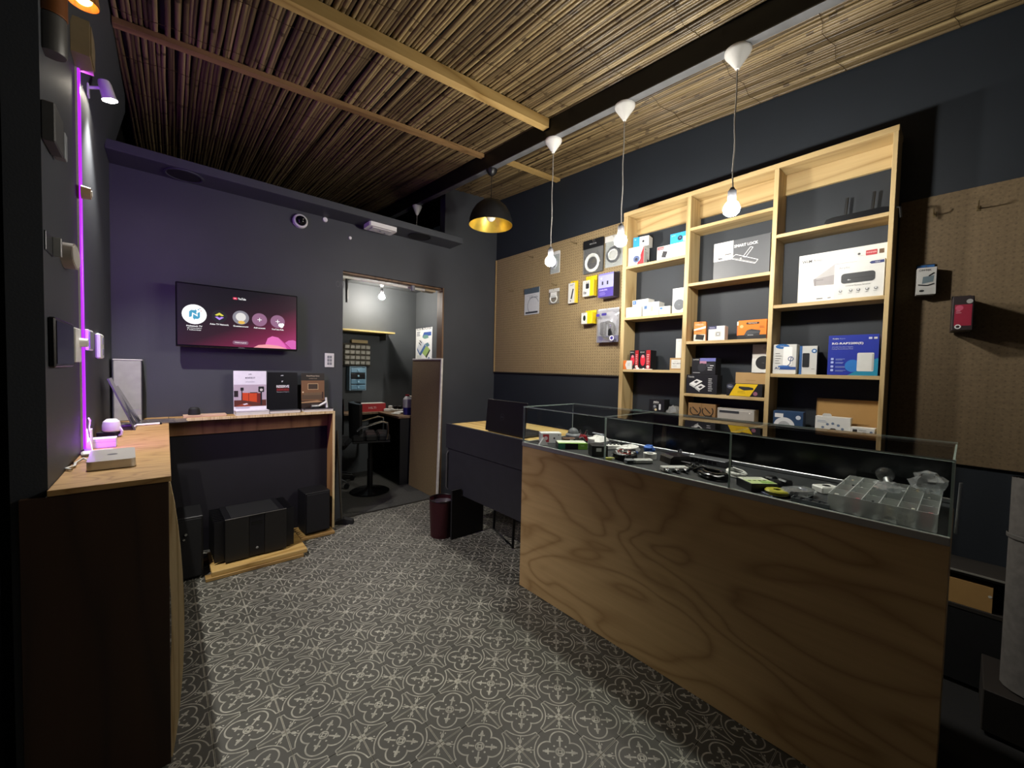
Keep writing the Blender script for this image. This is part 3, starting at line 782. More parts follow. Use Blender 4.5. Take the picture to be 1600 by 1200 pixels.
p.text('WiiM', .016, .232, .017, k('222222'), w=.045, bold=.015).text('Amp', .066, .230, .017, k('555555'), w=.042).lines(.016, .214, .075, 1, k('9a9a98'), .006, .003)
p.poly([(.072, .135), (.165, .205), (.26, .203), (.205, .152)], k('a9a6a6')).poly([(.072, .135), (.205, .152), (.235, .105), (.215, .092), (.076, .098)], k('8f8a8b')).poly([(.072, .135), (.076, .1), (.085, .095), (.085, .138)], k('7f7a7c')).lines(.085, .125, .04, 1, k('6f6b6d'), .005, .003).disc(.265, .24, .006, k('444444')).lines(.262, .228, .03, 1, k('aaaaaa'), .004, .002)
p.rrect(.292, .226, .336, .252, .003, k('b0323c')).text('WINNER', .314, .236, .007, k('e8c9c9'), al='c').rect(.344, .228, .362, .25, k('5b4632')).lines(.09, .022, .03, 1, k('333333'), .005, .004).lines(.14, .022, .02, 1, k('555555'), .005, .004); p.done(o)
o, p = sbox('streamer_box', 'smaller white carton lettered Arylic in front of the WiiM carton', 'box', .494, .294, 1.778, .188, .045, 2.712)
p.text('Arylic', .018, .156, .013, k('8c8c8c'), w=.046).rrect(.03, .080, .165, .132, .014, k('2e3134')).rect(.034, .103, .163, .106, k('1c1e20')).disc(.06, .098, .004, k('9a9da0')).rect(.06, .096, .07, .098, k('c9c9c9')).poly([(.14, .174), (.148, .180), (.196, .180), (.196, .166), (.148, .166)], k('27346e')).text('NEW', .172, .1695, .006, k(WH), al='c').text('Universal Remote Streamer', .05, .064, .007, k('666666'), w=.1)
for u in (.03, .072, .102, .136, .17): p.disc(u, .042, .007, k('6f7274')).disc(u, .044, .004, k('dddddd')).lines(u-.009, .028, .02, 1, k('999999'), .004, .002)
p.done(o)
o, p = sbox('router_box', 'white carton with blue Cudy badge and blue base stripe', 'box', .764, .650, 1.374, .172, .08, 2.716, 3)
p.disc(.045, .160, .034, k('1f5e9e'), .014).text('Cudy', .045, .1555, .009, k(WH), al='c').text('AC', .010, .026, .016, k('223a66'), bold=.02).rect(.036, .026, .114, .042, k('2a4f92')).rrect(.05, .05, .095, .158, .008, k('f4f4f2')).ring(.088, .088, .014, .004, k('4a5f86')).line([(.09, .1), (.085, .06), (.07, .044)], .004, k('3c4f78')).lines(.012, .118, .03, 5, k('777777'), .014, .003).disc(.055, .044, .03, k('3f6db5'), .006); p.done(o)
o, p = sbox('router_box', 'white and black carton with a blue seal beside the Cudy carton', 'box', .640, .560, 1.374, .160, .10, 2.722, 8)
p.rect(0, 0, .012, .16, k('3a66a0')).rrect(.014, .04, .046, .12, .005, k('24262a')).disc(.066, .132, .012, k('2f6aa8')).disc(.066, .132, .006, k('cfe0f2')).lines(.056, .03, .018, 1, k('888888'))
p.face((.04, -.05, 0), (0, 1, 0), (0, 0, 1), (1, 0, 0)).rect(0, 0, .10, .16, k('2b3140')); p.done(o)
o, p = sbox('access_point_box', 'royal blue carton lettered RG-RAP2200(E)', 'box', .504, .300, 1.374, .212, .06, 2.716, 0, '2536a0')
p.poly([(.085, 0), (.204, 0), (.204, .09), (.16, .075), (.13, .03)], k('1f86a8')).disc(.105, .05, .032, k('2c78c8')).rrect(.122, .022, .188, .118, .006, k('d9dad6')).rect(.180, .026, .188, .112, k('b2b4b2')); p.done(o, 'picture_print')
def ap(n): return Print((-.102, -.03, 0), lift=.0025), n
q, n_ = ap('title_lettering'); q.text('RG-RAP2200(E)', .016, .160, .014, k('f4f5fb'), w=.128, bold=.02).text('AC1300 Dual-Band Gigabit', .016, .146, .006, k('c5ccf2'), w=.088).text('Ceiling-Mount Access Point', .016, .136, .006, k('c5ccf2'), w=.088).done(o, n_)
q, n_ = ap('brand_lettering'); q.text('Ruijie', .018, .190, .007, k(WH), w=.026, bold=.03).text('Reyee', .048, .190, .007, k('aab4e8'), w=.022).done(o, n_)
for u0, c_ in ((.164, 'c9cfe8'), (.184, WH)):
    q, n_ = ap('badge'); q.rect(u0, .188, u0+.013, .198, k(c_)).done(o, n_)
for v in (.080, .062, .040, .020):
    q, n_ = ap('feature_icon'); q.rrect(.014, v, .026, v+.012, .003, k('aebbf0')).done(o, n_)
    q, n_ = ap('feature_text'); q.lines(.034, v+.005, .045, 2, k('9fb0ee'), .005, .0018).done(o, n_)
o, p = sbox('wifi_box', 'blue and silver wifi extender carton on the bottom right shelf', 'box', .750, .605, .985, .172, .08, 2.718, 4, '2d4668')
p.disc(.055, .085, .052, k('d9dadc')).disc(.055, .085, .030, k('a9abad')).text('ruijie', .055, .081, .008, k('444444'), al='c').rect(.008, .135, .05, .158, k('e4e4e4')).disc(.122, .14, .012, k('cfd6e0')).lines(.1, .05, .035, 4, k('8fa6c6')); p.done(o)
o, p = sbox('case_box', 'large kraft carton standing at the back of bottom right shelf', 'box', .562, .296, .985, .256, .035, 2.815, 0, 'a98450')
p.text('Sunpower', .15, .12, .010, k('6d5330'), w=.08).rect(0, 0, .006, .256, k('8a6a3e')); p.done(o)
o, p = sbox('hub_box', 'white carton with a black triangular device and five round icons', 'box', .550, .398, .985, .160, .05, 2.74)
p.poly([(.03, .06), (.072, .098), (.088, .098), (.128, .062), (.122, .05), (.036, .05)], k('26282b')).lines(.01, .135, .06, 2, k('8a9ab5'))
for u, v in ((.035, .1), (.055, .118), (.078, .124), (.102, .116), (.12, .098)): p.disc(u, v, .0065, k('6a7a92'))
p.done(o)
part('hang_tab', MB().prism([(-.045, .1595), (-.005, .1595), (-.005, .170), (-.012, .177), (-.038, .177), (-.045, .170)], -.024, -.0225, 'y'), k('c9c9c6'), o)
o, p = sbox('doorbell_box', 'white carton with a red-brown band at the bottom right shelf', 'box', .396, .298, .985, .118, .07, 2.712)
p.rect(0, .035, .098, .07, k('7a3a22')).rect(.012, .088, .03, .108, k('2a2a2a')).rect(.04, .05, .07, .098, k('d4d4d2')).rect(.052, .06, .066, .096, k('3c3d40')).disc(.085, .098, .006, k('6a7a92')).text('vstarcam', .036, .102, .006, k('555555'), w=.03)
for u in (.012, .036, .058, .08): p.disc(u, .02, .006, k('8a8a88'))
p.done(o)

# ================================================================== hardboard panels on the right wall
def pegboard_material(key, a, b_, holes):
    m = M(key, a, .7, 0, .14, 90)
    nt = m.node_tree; b = nt.nodes['Principled BSDF']
    tc = nt.nodes.new('ShaderNodeTexCoord'); sp = nt.nodes.new('ShaderNodeSeparateXYZ'); nt.links.new(tc.outputs['Object'], sp.inputs[0])
    y = ((X(nt, sp.outputs[1])*40.0).fract()-.5); z = ((X(nt, sp.outputs[2])*40.0).fract()-.5)
    h = (y*y+z*z).sqrt().lt(.15)*holes
    src = b.inputs['Base Color'].links[0].from_socket
    mx = nt.nodes.new('ShaderNodeMix'); mx.data_type = 'RGBA'; mx.inputs[7].default_value = (*lin(b_), 1)
    nt.links.new(src, mx.inputs[6]); nt.links.new(h.s, mx.inputs[0]); nt.links.new(mx.outputs[2], b.inputs['Base Color'])
    return m
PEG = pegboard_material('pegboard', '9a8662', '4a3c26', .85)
pb = thing('pegboard', 'cork-brown perforated hardboard panel left of the shelves', 'pegboard', (XR-.006, 0, 0))
part('panel', MB().box(-.006, 0, 1.818, 3.575, 1.335, 2.600), PEG, pb)
part('edge_strip', MB().box(-.012, -.001, 3.576, 3.592, 1.335, 2.600, .002), M('pine_edge', 'b59a66', .5), pb)
part('edge_strip', MB().box(-.010, -.001, 1.818, 3.592, 1.322, 1.3345, .002), M('dark_edge', '2a2823', .5), pb)
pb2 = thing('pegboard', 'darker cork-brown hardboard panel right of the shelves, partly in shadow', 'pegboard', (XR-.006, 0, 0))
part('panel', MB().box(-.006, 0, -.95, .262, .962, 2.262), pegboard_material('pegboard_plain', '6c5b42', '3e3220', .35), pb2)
XP = XR-.0125
HOOK = M('hook_wire', '8a7a5a', .35, .8)
def hook(y, z, lab, L=.07):
    t = thing('peg_hook', lab, 'hook', (XP, y, z), 0, 'bare wire hooks')
    part('wire', MB().tube([(0, 0, 0), (-L*.5, 0, -.004), (-L*.9, 0, -.002), (-L, 0, .010)], .0022, 6), HOOK, t)
    part('back_plate', MB().box(-.003, -.0005, -.006, .006, -.012, .012, .001), HOOK, t)
hook(2.405, 2.53, 'bare wire hook high on the left board near the black cable bag', .09)
hook(3.28, 2.215, 'bare wire hook at the far left of the left board')
hook(2.98, 2.52, 'bare wire hook at the top of the left board above the grey cable bag')
hook(2.64, 2.19, 'bare wire hook above the small clear cable bag')
hook(.0, 2.16, 'dark wire hook high on the right board', .10)
hook(.14, 2.17, 'dark wire hook at the shadow edge on the right board')

# ---- hanging goods: local x to the right, front on -y
FILM = GLASS('pack_film', (.86, .88, .88), 1.5, .05, .10, (.8, .8, .8))
def hang(name, label, cat, ya, yb, z0, z1, gap=.02, group=None):
    w_ = ya-yb
    t = thing(name, label, cat, (XP-gap, (ya+yb)/2, z0), R(-90), group)
    part('hang_hook', MB().tube([(0, gap-.002, z1-z0-.012), (0, -.012, z1-z0-.014), (0, -.02, z1-z0-.004)], .0018, 6), HOOK, t)
    return t, w_, z1-z0
def coil(t, name, cx, cz, r, n, wr, mat, flat=.012, seed=0, sq=1.0):
    rr = random.Random(seed); pts = []
    for i in range(n*16+1):
        a = 2*math.pi*i/16; q = r*(1+.05*math.sin(a*.37+seed))-wr*.8*((i//16) % 3)
        pts.append((cx+q*math.cos(a)*sq, -.008-flat*rr.random()*.5-wr*.5*((i//16) % 2), cz+q*math.sin(a)))
    return part(name, MB().tube(pts, wr, 6), mat, t)
def bagpack(t, w, h, d, header=None, hh=.05, film=FILM, wob=.004):
    rr = random.Random(int(w*1e4+h*1e3)); mb = MB(); nx, nz = 6, 8
    vs = []
    for s_ in (-1, 1):
        for j in range(nz+1):
            for i in range(nx+1):
                u, v = i/nx, j/nz
                e = math.sin(math.pi*u)**.5*math.sin(math.pi*v)**.5
                vs.append((-w/2+w*u, s_*d/2*e+rr.uniform(-wob, wob)*e-.006, v*(h-hh)))
    n1 = (nx+1)*(nz+1)
    fs = []
    for j in range(nz):
        for i in range(nx):
            a = j*(nx+1)+i; fs += [(a, a+1, a+nx+2, a+nx+1), (n1+a+nx+1, n1+a+nx+2, n1+a+1, n1+a)]
    mb._add(vs, fs)
    part('clear_pouch', mb, film, t)
    if header: part('header_card', MB().box(-w/2, w/2, -.009, -.004, h-hh, h, .001), header, t)
WCAB = M('white_cable', 'dcdcd8', .4); BCAB = M('black_cable', '131416', .35)
t, w_, h_ = hang('cable_pack', 'black-headed bag holding a big white coiled cable', 'cable pack', 2.306, 2.090, 2.228, 2.518)
part('backing_card', MB().box(-w_/2+.002, w_/2-.002, .004, .006, 0, h_), INK('2a2b2e'), t)
bagpack(t, w_, h_, .03, INK('17181b'), .075); coil(t, 'coiled_cable', 0, .085, .072, 4, .0075, WCAB, seed=1)
Print((-w_/2, -.0095, 0)).text('VENTION', w_/2, .245, .012, INK(LG), al='c').ring(w_*.55, .272, .012, .004, INK('55565a')).done(t, 'header_print')
t, w_, h_ = hang('cable_pack', 'white bag with a grey coiled cable beside the shelf post', 'cable pack', 2.072, 1.900, 2.246, 2.505)
part('backing_card', MB().box(-w_/2+.002, w_/2-.002, .004, .006, 0, h_), INK('d4d4d0'), t)
bagpack(t, w_, h_, .03, INK('c9c9c6'), .05); coil(t, 'coiled_cable', .005, .095, .062, 4, .007, M('grey_cable', '55585c', .4), seed=2); coil(t, 'coiled_cable', .0, .095, .046, 2, .006, WCAB, seed=9)
t, w_, h_ = hang('cable_pack', 'white bag with a pale coil directly behind the farthest bulb', 'cable pack', 2.715, 2.590, 2.300, 2.505)
part('backing_card', MB().box(-w_/2+.002, w_/2-.002, .004, .006, 0, h_), INK('d9d9d6'), t)
bagpack(t, w_, h_, .02, INK('dddddb'), .03); coil(t, 'coiled_cable', 0, .085, .046, 3, .005, M('pale_cable', 'b7bcc6', .4), seed=3, sq=.8)
t, w_, h_ = hang('cable_pack', 'small clear bag with a thin white cable and a label', 'cable pack', 2.715, 2.580, 2.005, 2.150)
bagpack(t, w_, h_, .02, INK('cfcfca'), .03); coil(t, 'coiled_cable', 0, .05, .042, 3, .003, WCAB, seed=4, sq=1.1); part('label_card', MB().box(-.04, .04, -.014, -.012, .06, .11), INK('e4e4e0'), t)
t, w_, h_ = hang('cable_pack', 'grey-headed white bag with a thin looped cable, farthest left on board', 'cable pack', 3.085, 2.865, 1.935, 2.205, .01)
part('backing_card', MB().box(-w_/2, w_/2, .002, .004, 0, h_, .001), INK('cfd2d4'), t)
part('header_card', MB().box(-w_/2, w_/2, -.006, .001, h_-.055, h_, .001), INK('4c5a66'), t)
Print((-w_/2, .0015, 0)).ring(w_*.6, .09, .085, .008, INK('8d939a'), .09, a0=R(20), a1=R(230)).text('USB cable', w_*.62, .165, .022, INK('66707a'), al='c').rect(.02, .012, w_-.02, .03, INK('3a3f46')).lines(.03, .195, .14, 1, INK('9aa2a8'), .006, .003).done(t)
def hangbox(name, label, ya, yb, z0, z1, front, sidec, d, flap, prints, tilt=0, group=None):
    w_ = ya-yb; fh = z1-z0-flap
    t = thing(name, label, 'hanging pack', (XP-d/2-.012, (ya+yb)/2, z0), R(-90+tilt), group)
    part('carton', MB().box(-w_/2, w_/2, -d/2, d/2, 0, fh, .001), INK(front), t)
    part('hang_flap', MB().box(-w_/2, w_/2, d/2-.002, d/2, fh, z1-z0, .0008), INK(sidec), t)
    part('hang_hook', MB().tube([(0, d/2+.012, z1-z0-.012), (0, d/2-.02, z1-z0-.014)], .0018, 6), HOOK, t)
    p = Print((-w_/2, -d/2, 0)); prints(p, w_, fh)
    p.face((w_/2, -d/2, 0), (0, 1, 0), (0, 0, 1), (1, 0, 0)).rect(0, 0, d, fh, INK(sidec)).done(t)
    return t
YEL = 'e8c81a'
hangbox('pen_pack', 'slim white and yellow hanging pack with a black stick picture', 2.455, 2.365, 1.985, 2.190, WH, YEL, .03, .022, lambda p, w, h: p.poly([(.03, .04), (.045, .036), (.066, .125), (.052, .130)], INK('232427')).lines(.02, .165, .05, 2, INK('777777'), .008, .003).rect(w*.86, 0, w, h, INK(YEL)).disc(.03, .02, .006, INK('333333')))
hangbox('plug_pack', 'white and yellow hanging pack with a black plug picture, upper one', 2.275, 2.155, 2.022, 2.205, WH, YEL, .045, .045, lambda p, w, h: p.rect(w*.66, 0, w, h, INK(YEL)).rrect(.035, .065, .07, .11, .008, INK('232427')).rect(.042, .108, .048, .125, INK('55575a')).rect(.058, .108, .064, .125, INK('55575a')).rect(.014, .02, .022, .045, INK('232427')).rect(.030, .02, .040, .04, INK('232427')).lines(.012, .122, .02, 2, INK('888888'), .007, .002))
hangbox('plug_pack', 'white and yellow hanging pack with a dark green bud, lower one', 2.268, 2.150, 1.780, 1.902, WH, YEL, .06, .025, lambda p, w, h: p.rect(w*.55, 0, w, h, INK(YEL)).disc(.034, .05, .014, INK('16261d'), .024).lines(.012, .088, .03, 1, INK('999999'), .006, .003))
hangbox('headset_pack', 'purple and silver hanging box beside the shelf post', 2.075, 1.925, 1.985, 2.200, '7a76b8', '2a2638', .085, .02, lambda p, w, h: p.rect(0, 0, w, .075, INK('4a3a96')).rect(0, .075, w, .18, INK('9b9cc9')).rect(.035, .10, .05, .13, INK('1c1b2c')).rect(.085, .10, .10, .13, INK('1c1b2c')).disc(.03, .155, .008, INK('e0e0ee')).text('ONIKUMA', .012, .05, .014, INK('c9c2ee'), w=.08).lines(.012, .035, .09, 3, INK('8f86cc'), .010, .003))
t, w_, h_ = hang('charger_pack', 'large silver bag with black chargers and a purple base, lowest on board', 'cable pack', 2.115, 1.898, 1.612, 1.898, .045)
part('backing_card', MB().box(-w_/2+.004, w_/2-.004, .008, .010, 0, h_), INK('c3c3c8'), t)
bagpack(t, w_, h_, .07, None, .012, GLASS('silver_film', (.82, .83, .86), 1.8, .06, .22, (.8, .8, .83)), .012)
part('charger', MB().box(-.06, -.01, -.03, .0, .06, .17, .008), BPL, t); part('charger', MB().box(.02, .07, -.03, .0, .05, .16, .008), BPL, t)
coil(t, 'coiled_cable', .01, .10, .07, 3, .006, BCAB, seed=7)
part('base_band', MB().box(-w_/2+.004, w_/2-.004, .004, .0075, .0, .055), INK('3a2f86'), t)
Print((-w_/2, -.042, 0)).rrect(.02, .215, .055, .238, .006, INK('4a3aa0')).rrect(.075, .22, .125, .240, .006, INK('3a2f86')).disc(w_-.035, .03, .022, INK('e2e0ee')).disc(w_-.035, .03, .014, INK('3a2f86')).done(t)
hangbox('adapter_pack', 'white hanging pack with a blue flap on the right board', .188, .122, 1.775, 1.930, 'c9c9c6', '27303c', .05, .025, lambda p, w, h: p.rect(0, 0, w, .03, INK('c2c2be')).text('OFFTEK', .006, .112, .010, INK(BK), w=.042).poly([(.018, .052), (.055, .06), (.058, .09), (.02, .085)], INK('6f8088')).line([(.04, .088), (.058, .102)], .006, INK('1b1c1e')).line([(.005, .048), (.035, .042), (.06, .05)], .005, INK('1b1c1e')).disc(.018, .018, .009, INK('26282a'), .005), 10)
part('blue_tab', MB().box(-.03, .03, .021, .0225, .131, .15, .001), INK('2f62a0'), bpy.data.objects['adapter_pack'])
hangbox('mouse_pack', 'red and black hanging pack jutting from the right board', .062, .0, 1.588, 1.760, '2a2123', '17181b', .13, .02, lambda p, w, h: p.rect(.006, .02, w-.004, .115, INK('8f2038')).disc(.02, .10, .012, INK('b9506a')).ring(.018, .016, .010, .004, INK('dddddd')).disc(.05, .128, .010, INK('9a9a98')).lines(.01, .085, .02, 2, INK('c98a9a')), 4)

# ================================================================== display counter
CPLY = WOOD('counter_ply', 'd4b27c', '94703f', 1, 1.0, .5, .85, .42, 2.7)
YC0, YC1 = .012, 1.812
ct = thing('display_counter', 'long plywood fronted sales counter with knotty grain', 'counter', (0, 0, 0))
part('front_panel', MB().box(1.68, 1.698, YC0, YC1, .002, .893, .001), CPLY, ct)
part('side_panel', MB().box(1.699, 2.17, YC1-.018, YC1, .002, .893, .001), CPLY, ct)
part('side_panel', MB().box(1.699, 2.17, YC0, YC0+.018, .002, .893, .001), CPLY, ct)
part('inner_shelf', MB().box(1.70, 2.16, YC0+.02, YC1-.02, .42, .438), CPLY, ct)
part('deck', MB().box(1.684, 2.172, YC0+.002, YC1-.002, .894, .912), M('case_deck', '26282a', .6, 0, .15, 20), ct)
part('edge_trim', MB().box(1.676, 1.684, YC0, YC1, .889, .9145, .002), M('grey_trim', 'aaa8a4', .4, .3, .06, 30), ct)
part('edge_trim', MB().box(1.68, 2.172, YC1, YC1+.006, .889, .9145, .002), MATS['grey_trim'], ct)

GL = GLASS('case_glass', (.975, .99, .984), 1.45)
GE = M('glass_edge', 'b9c9c2', .25, 0, .05, 20)
cs = thing('glass_case', 'low frameless glass showcase sitting on the plywood counter', 'display case', (0, 0, 0))
def pane(name, x0, x1, y0, y1, z0, z1):
    mb = MB().box(x0, x1, y0, y1, z0, z1)
    dims = (x1-x0, y1-y0, z1-z0); thin = dims.index(min(dims))
    # faces order in MB.box: z0 z1 y0 y1 x0 x1
    for i, ax in enumerate((2, 2, 1, 1, 0, 0)): mb.m[i] = 0 if ax == thin else 1
    return part(name, mb, [GL, GE], cs, smooth=0)
YJ = [YC0, .607, 1.202, YC1]
for a, b_ in zip(YJ[:-1], YJ[1:]):
    pane('front_pane', 1.682, 1.687, a+.001, b_-.001, .9145, 1.131)
    pane('top_pane', 1.682, 2.168, a+.001, b_-.001, 1.1315, 1.137)
pane('end_pane', 1.688, 2.150, YC1-.006, YC1-.001, .9145, 1.131)
pane('end_pane', 1.688, 2.150, YC0+.001, YC0+.006, .9145, 1.131)
DK = M('dark_sliding_door', '0c0d0f', .18, 0, .2, 6)
for a, b_, x in ((YC0+.01, .62, 2.152), (.60, 1.22, 2.158), (1.20, YC1-.01, 2.152)):
    part('sliding_door', MB().box(x, x+.005, a, b_, .932, 1.118, .001), DK if a < 1.1 else M('smoked_door', '2a2e30', .2, 0, .1, 6), cs)
part('door_rail', MB().box(2.148, 2.168, YC0+.008, YC1-.008, .9135, .931, .002), ALU, cs)
part('door_rail', MB().box(2.148, 2.168, YC0+.008, YC1-.008, 1.119, 1.1305, .002), M('dark_rail', '1c1e20', .5), cs)
for y in (.607, 1.202):
    part('corner_bead', MB().cyl((1.691, y, .9145), (1.691, y, 1.131), .0035, n=8), M('silicone', 'c3cfca', .3), cs)
part('corner_bead', MB().box(1.682, 1.689, YC1-.001, YC1+.001, .9145, 1.137), MATS['silicone'], cs)
part('corner_bead', MB().box(1.682, 1.689, YC0-.001, YC0+.001, .9145, 1.137), MATS['silicone'], cs)
solid('handle_stick', MB().tube([(0, 0, 0), (.0, -.004, .15)], .004, 8), ALU, 'thin metal rod leaning against the near end of showcase', 'rod', (1.735, .003, .9155))

# ---- goods inside the showcase (z of the deck)
ZD = .9125
def flatbox(name, label, cat, x, y, w, d, h, rz, color=WH): return carton(name, label, cat, w, d, h, (x, y, ZD), R(rz), color)
o, p = flatbox('modem_box', 'white and red carton with a rounded end at the far end of showcase', 'box', 1.825, 1.715, .13, .07, .062, -36, 'e4e4e2')
p.rect(.014, .006, .052, .054, k('b03038')).disc(.032, .03, .012, k('e8d4d4')).disc(.085, .03, .006, k('3a3a3a')).disc(.112, .05, .004, k('8a8a8a')); p.done(o)
solid('tent_card', MB().prism([(-.028, 0), (.028, 0), (0, .045)], -.02, .02, 'y'), WPL, 'little white folded tent in front of red carton', 'tent card', (1.725, 1.675, ZD), R(-40))
o, p = flatbox('light_box', 'flat carton with green end, black front and white top', 'box', 1.795, 1.515, .17, .10, .034, -38, BK)
p.rect(.115, 0, .17, .034, k('7bb03c')).rect(0, 0, .04, .034, k('2f6f58')).lines(.13, .02, .03, 1, k('d8e8c0'))
p.face((-.085, -.05, .034), (1, 0, 0), (0, 1, 0), (0, 0, 1)).rect(.002, .002, .168, .098, k('dfe6d2')).rect(.0, .0, .17, .02, k('8cc04a')); p.done(o)
o, p = flatbox('ribbon_box', 'tiny brown and cream carton behind the green light carton', 'box', 1.90, 1.625, .075, .04, .032, -36, '6a4a36'); p.rect(.04, .004, .072, .028, k('d9d2c2')); p.done(o)
t = thing('dome_camera', 'grey dome camera at the far corner of showcase', 'camera', (2.08, 1.74, ZD))
part('base', MB().lathe([(.001, 0), (.052, 0), (.052, .02), (.046, .028), (.04, .03), (.001, .03)], 24), GREYPL, t); part('dome', MB().sphere((0, 0, .03), .038, 20, 8, 1.0, 0), M('smoked_dome', '6f7274', .1), t)
def cablecoil(name, label, x, y, r, n, wr, mat, seed=0, sq=1.0, rz=0):
    rr = random.Random(seed); pts = []
    for i in range(n*18+1):
        a = 2*math.pi*i/18; q = r*(1+.07*math.sin(a*.31+seed))-wr*1.1*((i//18) % 3)
        pts.append((q*math.cos(a), q*math.sin(a)*sq, wr+wr*1.5*(i//18)*.55+rr.uniform(0, wr*.6)))
    pts += [(r*1.25, wr*3, wr), (r*1.5, -wr*2, wr)]
    return solid(name, MB().tube(pts, wr, 7), mat, label, 'cable', (x, y, ZD), R(rz))
cablecoil('cable_coil', 'tangled black cord behind the brown carton', 1.945, 1.575, .040, 5, .006, BCAB, 3, .7)
cablecoil('cable_coil', 'thick glossy black cable coil in the middle of showcase', 1.80, .715, .070, 3, .0085, M('glossy_cable', '0f1012', .2), 5, .72, 60)
cablecoil('cable_coil', 'white cable bundle behind the glossy black coil', 1.93, .665, .062, 6, .0035, WCAB, 6, .6, 30)
t = thing('bulldog_clip', 'red bulldog clip with wire arms near the back of showcase', 'clip', (2.06, 1.635, ZD), R(-35))
part('body', MB().prism([(-.028, 0), (.028, 0), (.012, .032), (-.012, .032)], -.04, .04, 'y'), M('red_metal', 'a8202c', .35, .3), t)
for s_ in (-1, 1): part('wire_arm', MB().tube([(s_*.012, -.025, .03), (s_*.022, -.02, .06), (s_*.024, .0, .068), (s_*.022, .02, .06), (s_*.012, .025, .03)], .002, 6), CHROME, t)
crumple('cable_pouch', 'crumpled white pouch with a black lead across it', 'pouch', (1.995, 1.475, ZD), .082, .055, .030, WPL, 11, 12, 6, .18)
solid('cable_loop', MB().tube([(.05*math.cos(a/10*2*math.pi), .03*math.sin(a/10*2*math.pi), .03+.03*math.sin(a/10*math.pi)) for a in range(11)], .003, 6), M('pale_cable', 'b7bcc6', .4), 'pale wire loop standing over the white pouch', 'cable', (2.04, 1.50, ZD+.012))
t = thing('terminal_strip', 'white connector strip with small holes in the showcase', 'connector strip', (1.93, 1.375, ZD), R(-36))
part('body', MB().box(-.095, .095, -.022, .022, 0, .026, .004), WPL, t)
for i in range(8): part('terminal', MB().cyl((-.08+.023*i, 0, .026), (-.08+.023*i, 0, .034), .007, n=10), M('dark_socket', '55565a', .5), t)
o, p = flatbox('psu_box', 'black cube carton with a small white sticker by the front glass', 'box', 1.756, 1.295, .085, .085, .058, -38, '17181b'); p.rect(.022, .028, .05, .046, k('d4d4d0')); p.done(o)
t = thing('camera_harness', 'tangle of wires and parts wrapped around a black ring', 'cable pile', (1.80, 1.155, ZD))
part('ring', MB().lathe([(.05, 0), (.062, .006), (.062, .03), (.05, .036), (.04, .03), (.04, .006), (.05, 0)], 24), BPL, t)
for q, (cm, sd) in enumerate(((BCAB, 1), (WCAB, 2), (M('red_wire', 'a03024', .5), 3), (WCAB, 4), (BCAB, 5))):
    rr = random.Random(sd); part('wire', MB().tube([(.07*math.cos(i*.8+sd)*rr.uniform(.4, 1.1), .06*math.sin(i*.9+sd)*rr.uniform(.4, 1.1), .012+.03*rr.random()) for i in range(14)], .003, 5), cm, t)
part('connector', MB().box(.05, .08, -.03, -.012, .02, .035, .003), M('wire_end_blue', '3a5a9a', .5), t)
t = thing('usb_stick', 'grey and white stick device lying by the front glass', 'device', (1.765, 1.06, ZD), R(-34))
part('body', MB().box(-.02, .075, -.016, .016, .001, .022, .005), M('pale_grey', 'c4c4c0', .4), t); part('cap', MB().box(-.065, -.0205, -.016, .016, .001, .022, .004), GREYPL, t); part('port', MB().box(-.06, -.03, -.0165, -.0155, .006, .016), BPL, t)
crumple('white_packet', 'crinkled white packet behind the wire tangle', 'packet', (1.955, 1.235, ZD), .075, .05, .022, WPL, 51, 12, 6, .2)
cablecoil('cable_coil', 'black lead coiled beside the white connector strip', 2.06, 1.375, .045, 4, .005, BCAB, 8, .7)
cablecoil('cable_coil', 'loose black lead between the round plugs and the glossy coil', 1.88, .845, .032, 3, .005, BCAB, 9, .8)
o, p = flatbox('marker', 'small yellow tube by the front glass', 'marker', 1.715, 1.19, .05, .012, .012, -38, 'd8d86a'); p.rect(.035, 0, .05, .012, k('f2f2d8')); p.done(o)
crumple('blue_cloth', 'crumpled blue scrap near the back rail', 'cloth', (2.03, 1.15, ZD), .035, .028, .024, M('blue_cloth', '3a66b8', .7), 21, 10, 6, .3)
solid('tape_roll', MB().lathe([(.018, 0), (.034, 0), (.034, .028), (.018, .028), (.018, 0)], 20), WPL, 'white tape roll beside the blue scrap', 'tape', (1.925, 1.085, ZD), rot=(0, 0, 0))
t = thing('set_top_box', 'black rounded box with cables standing in the showcase', 'device', (1.945, .955, ZD), R(-30))
part('body', MB().prism([(-.06, 0), (.06, 0), (.056, .03), (.04, .04), (-.04, .04), (-.056, .03)], -.045, .045, 'y'), M('brown_black', '221d1b', .3), t)
part('cable', MB().tube([(.0, -.046, .015), (.03, -.075, .012), (.08, -.07, .006), (.1, -.03, .006)], .004, 6), BCAB, t); part('stud', MB().cyl((.03, .02, .04), (.03, .02, .06), .006, n=8).cyl((.045, .025, .04), (.045, .025, .062), .006, n=8), CHROME, t)
t = thing('bnc_splitter', 'white topped splitter with three round plugs by the front glass', 'connector', (1.758, .86, ZD), R(-36))
part('body', MB().box(-.06, .06, -.006, .035, .002, .022, .003), M('pale_grey', 'c4c4c0'), t)
for i in range(3): part('plug', MB().cyl((-.045+.042*i, -.006, .012), (-.045+.042*i, -.034, .012), .011, .009, n=14).cyl((-.045+.042*i, -.034, .012), (-.045+.042*i, -.040, .012), .005, n=10), CHROME, t)
t = thing('network_switch', 'black network switch with a row of ports along the back rail', 'switch', (2.065, .835, ZD), R(-90))
part('body', MB().box(-.09, .09, -.04, .04, .002, .03, .002), M('grey_metal', '6b6d70', .4, .4), t)
for i in range(6): part('port', MB().box(-.08+.022*i, -.063+.022*i, -.0415, -.0402, .008, .022), BPL, t)
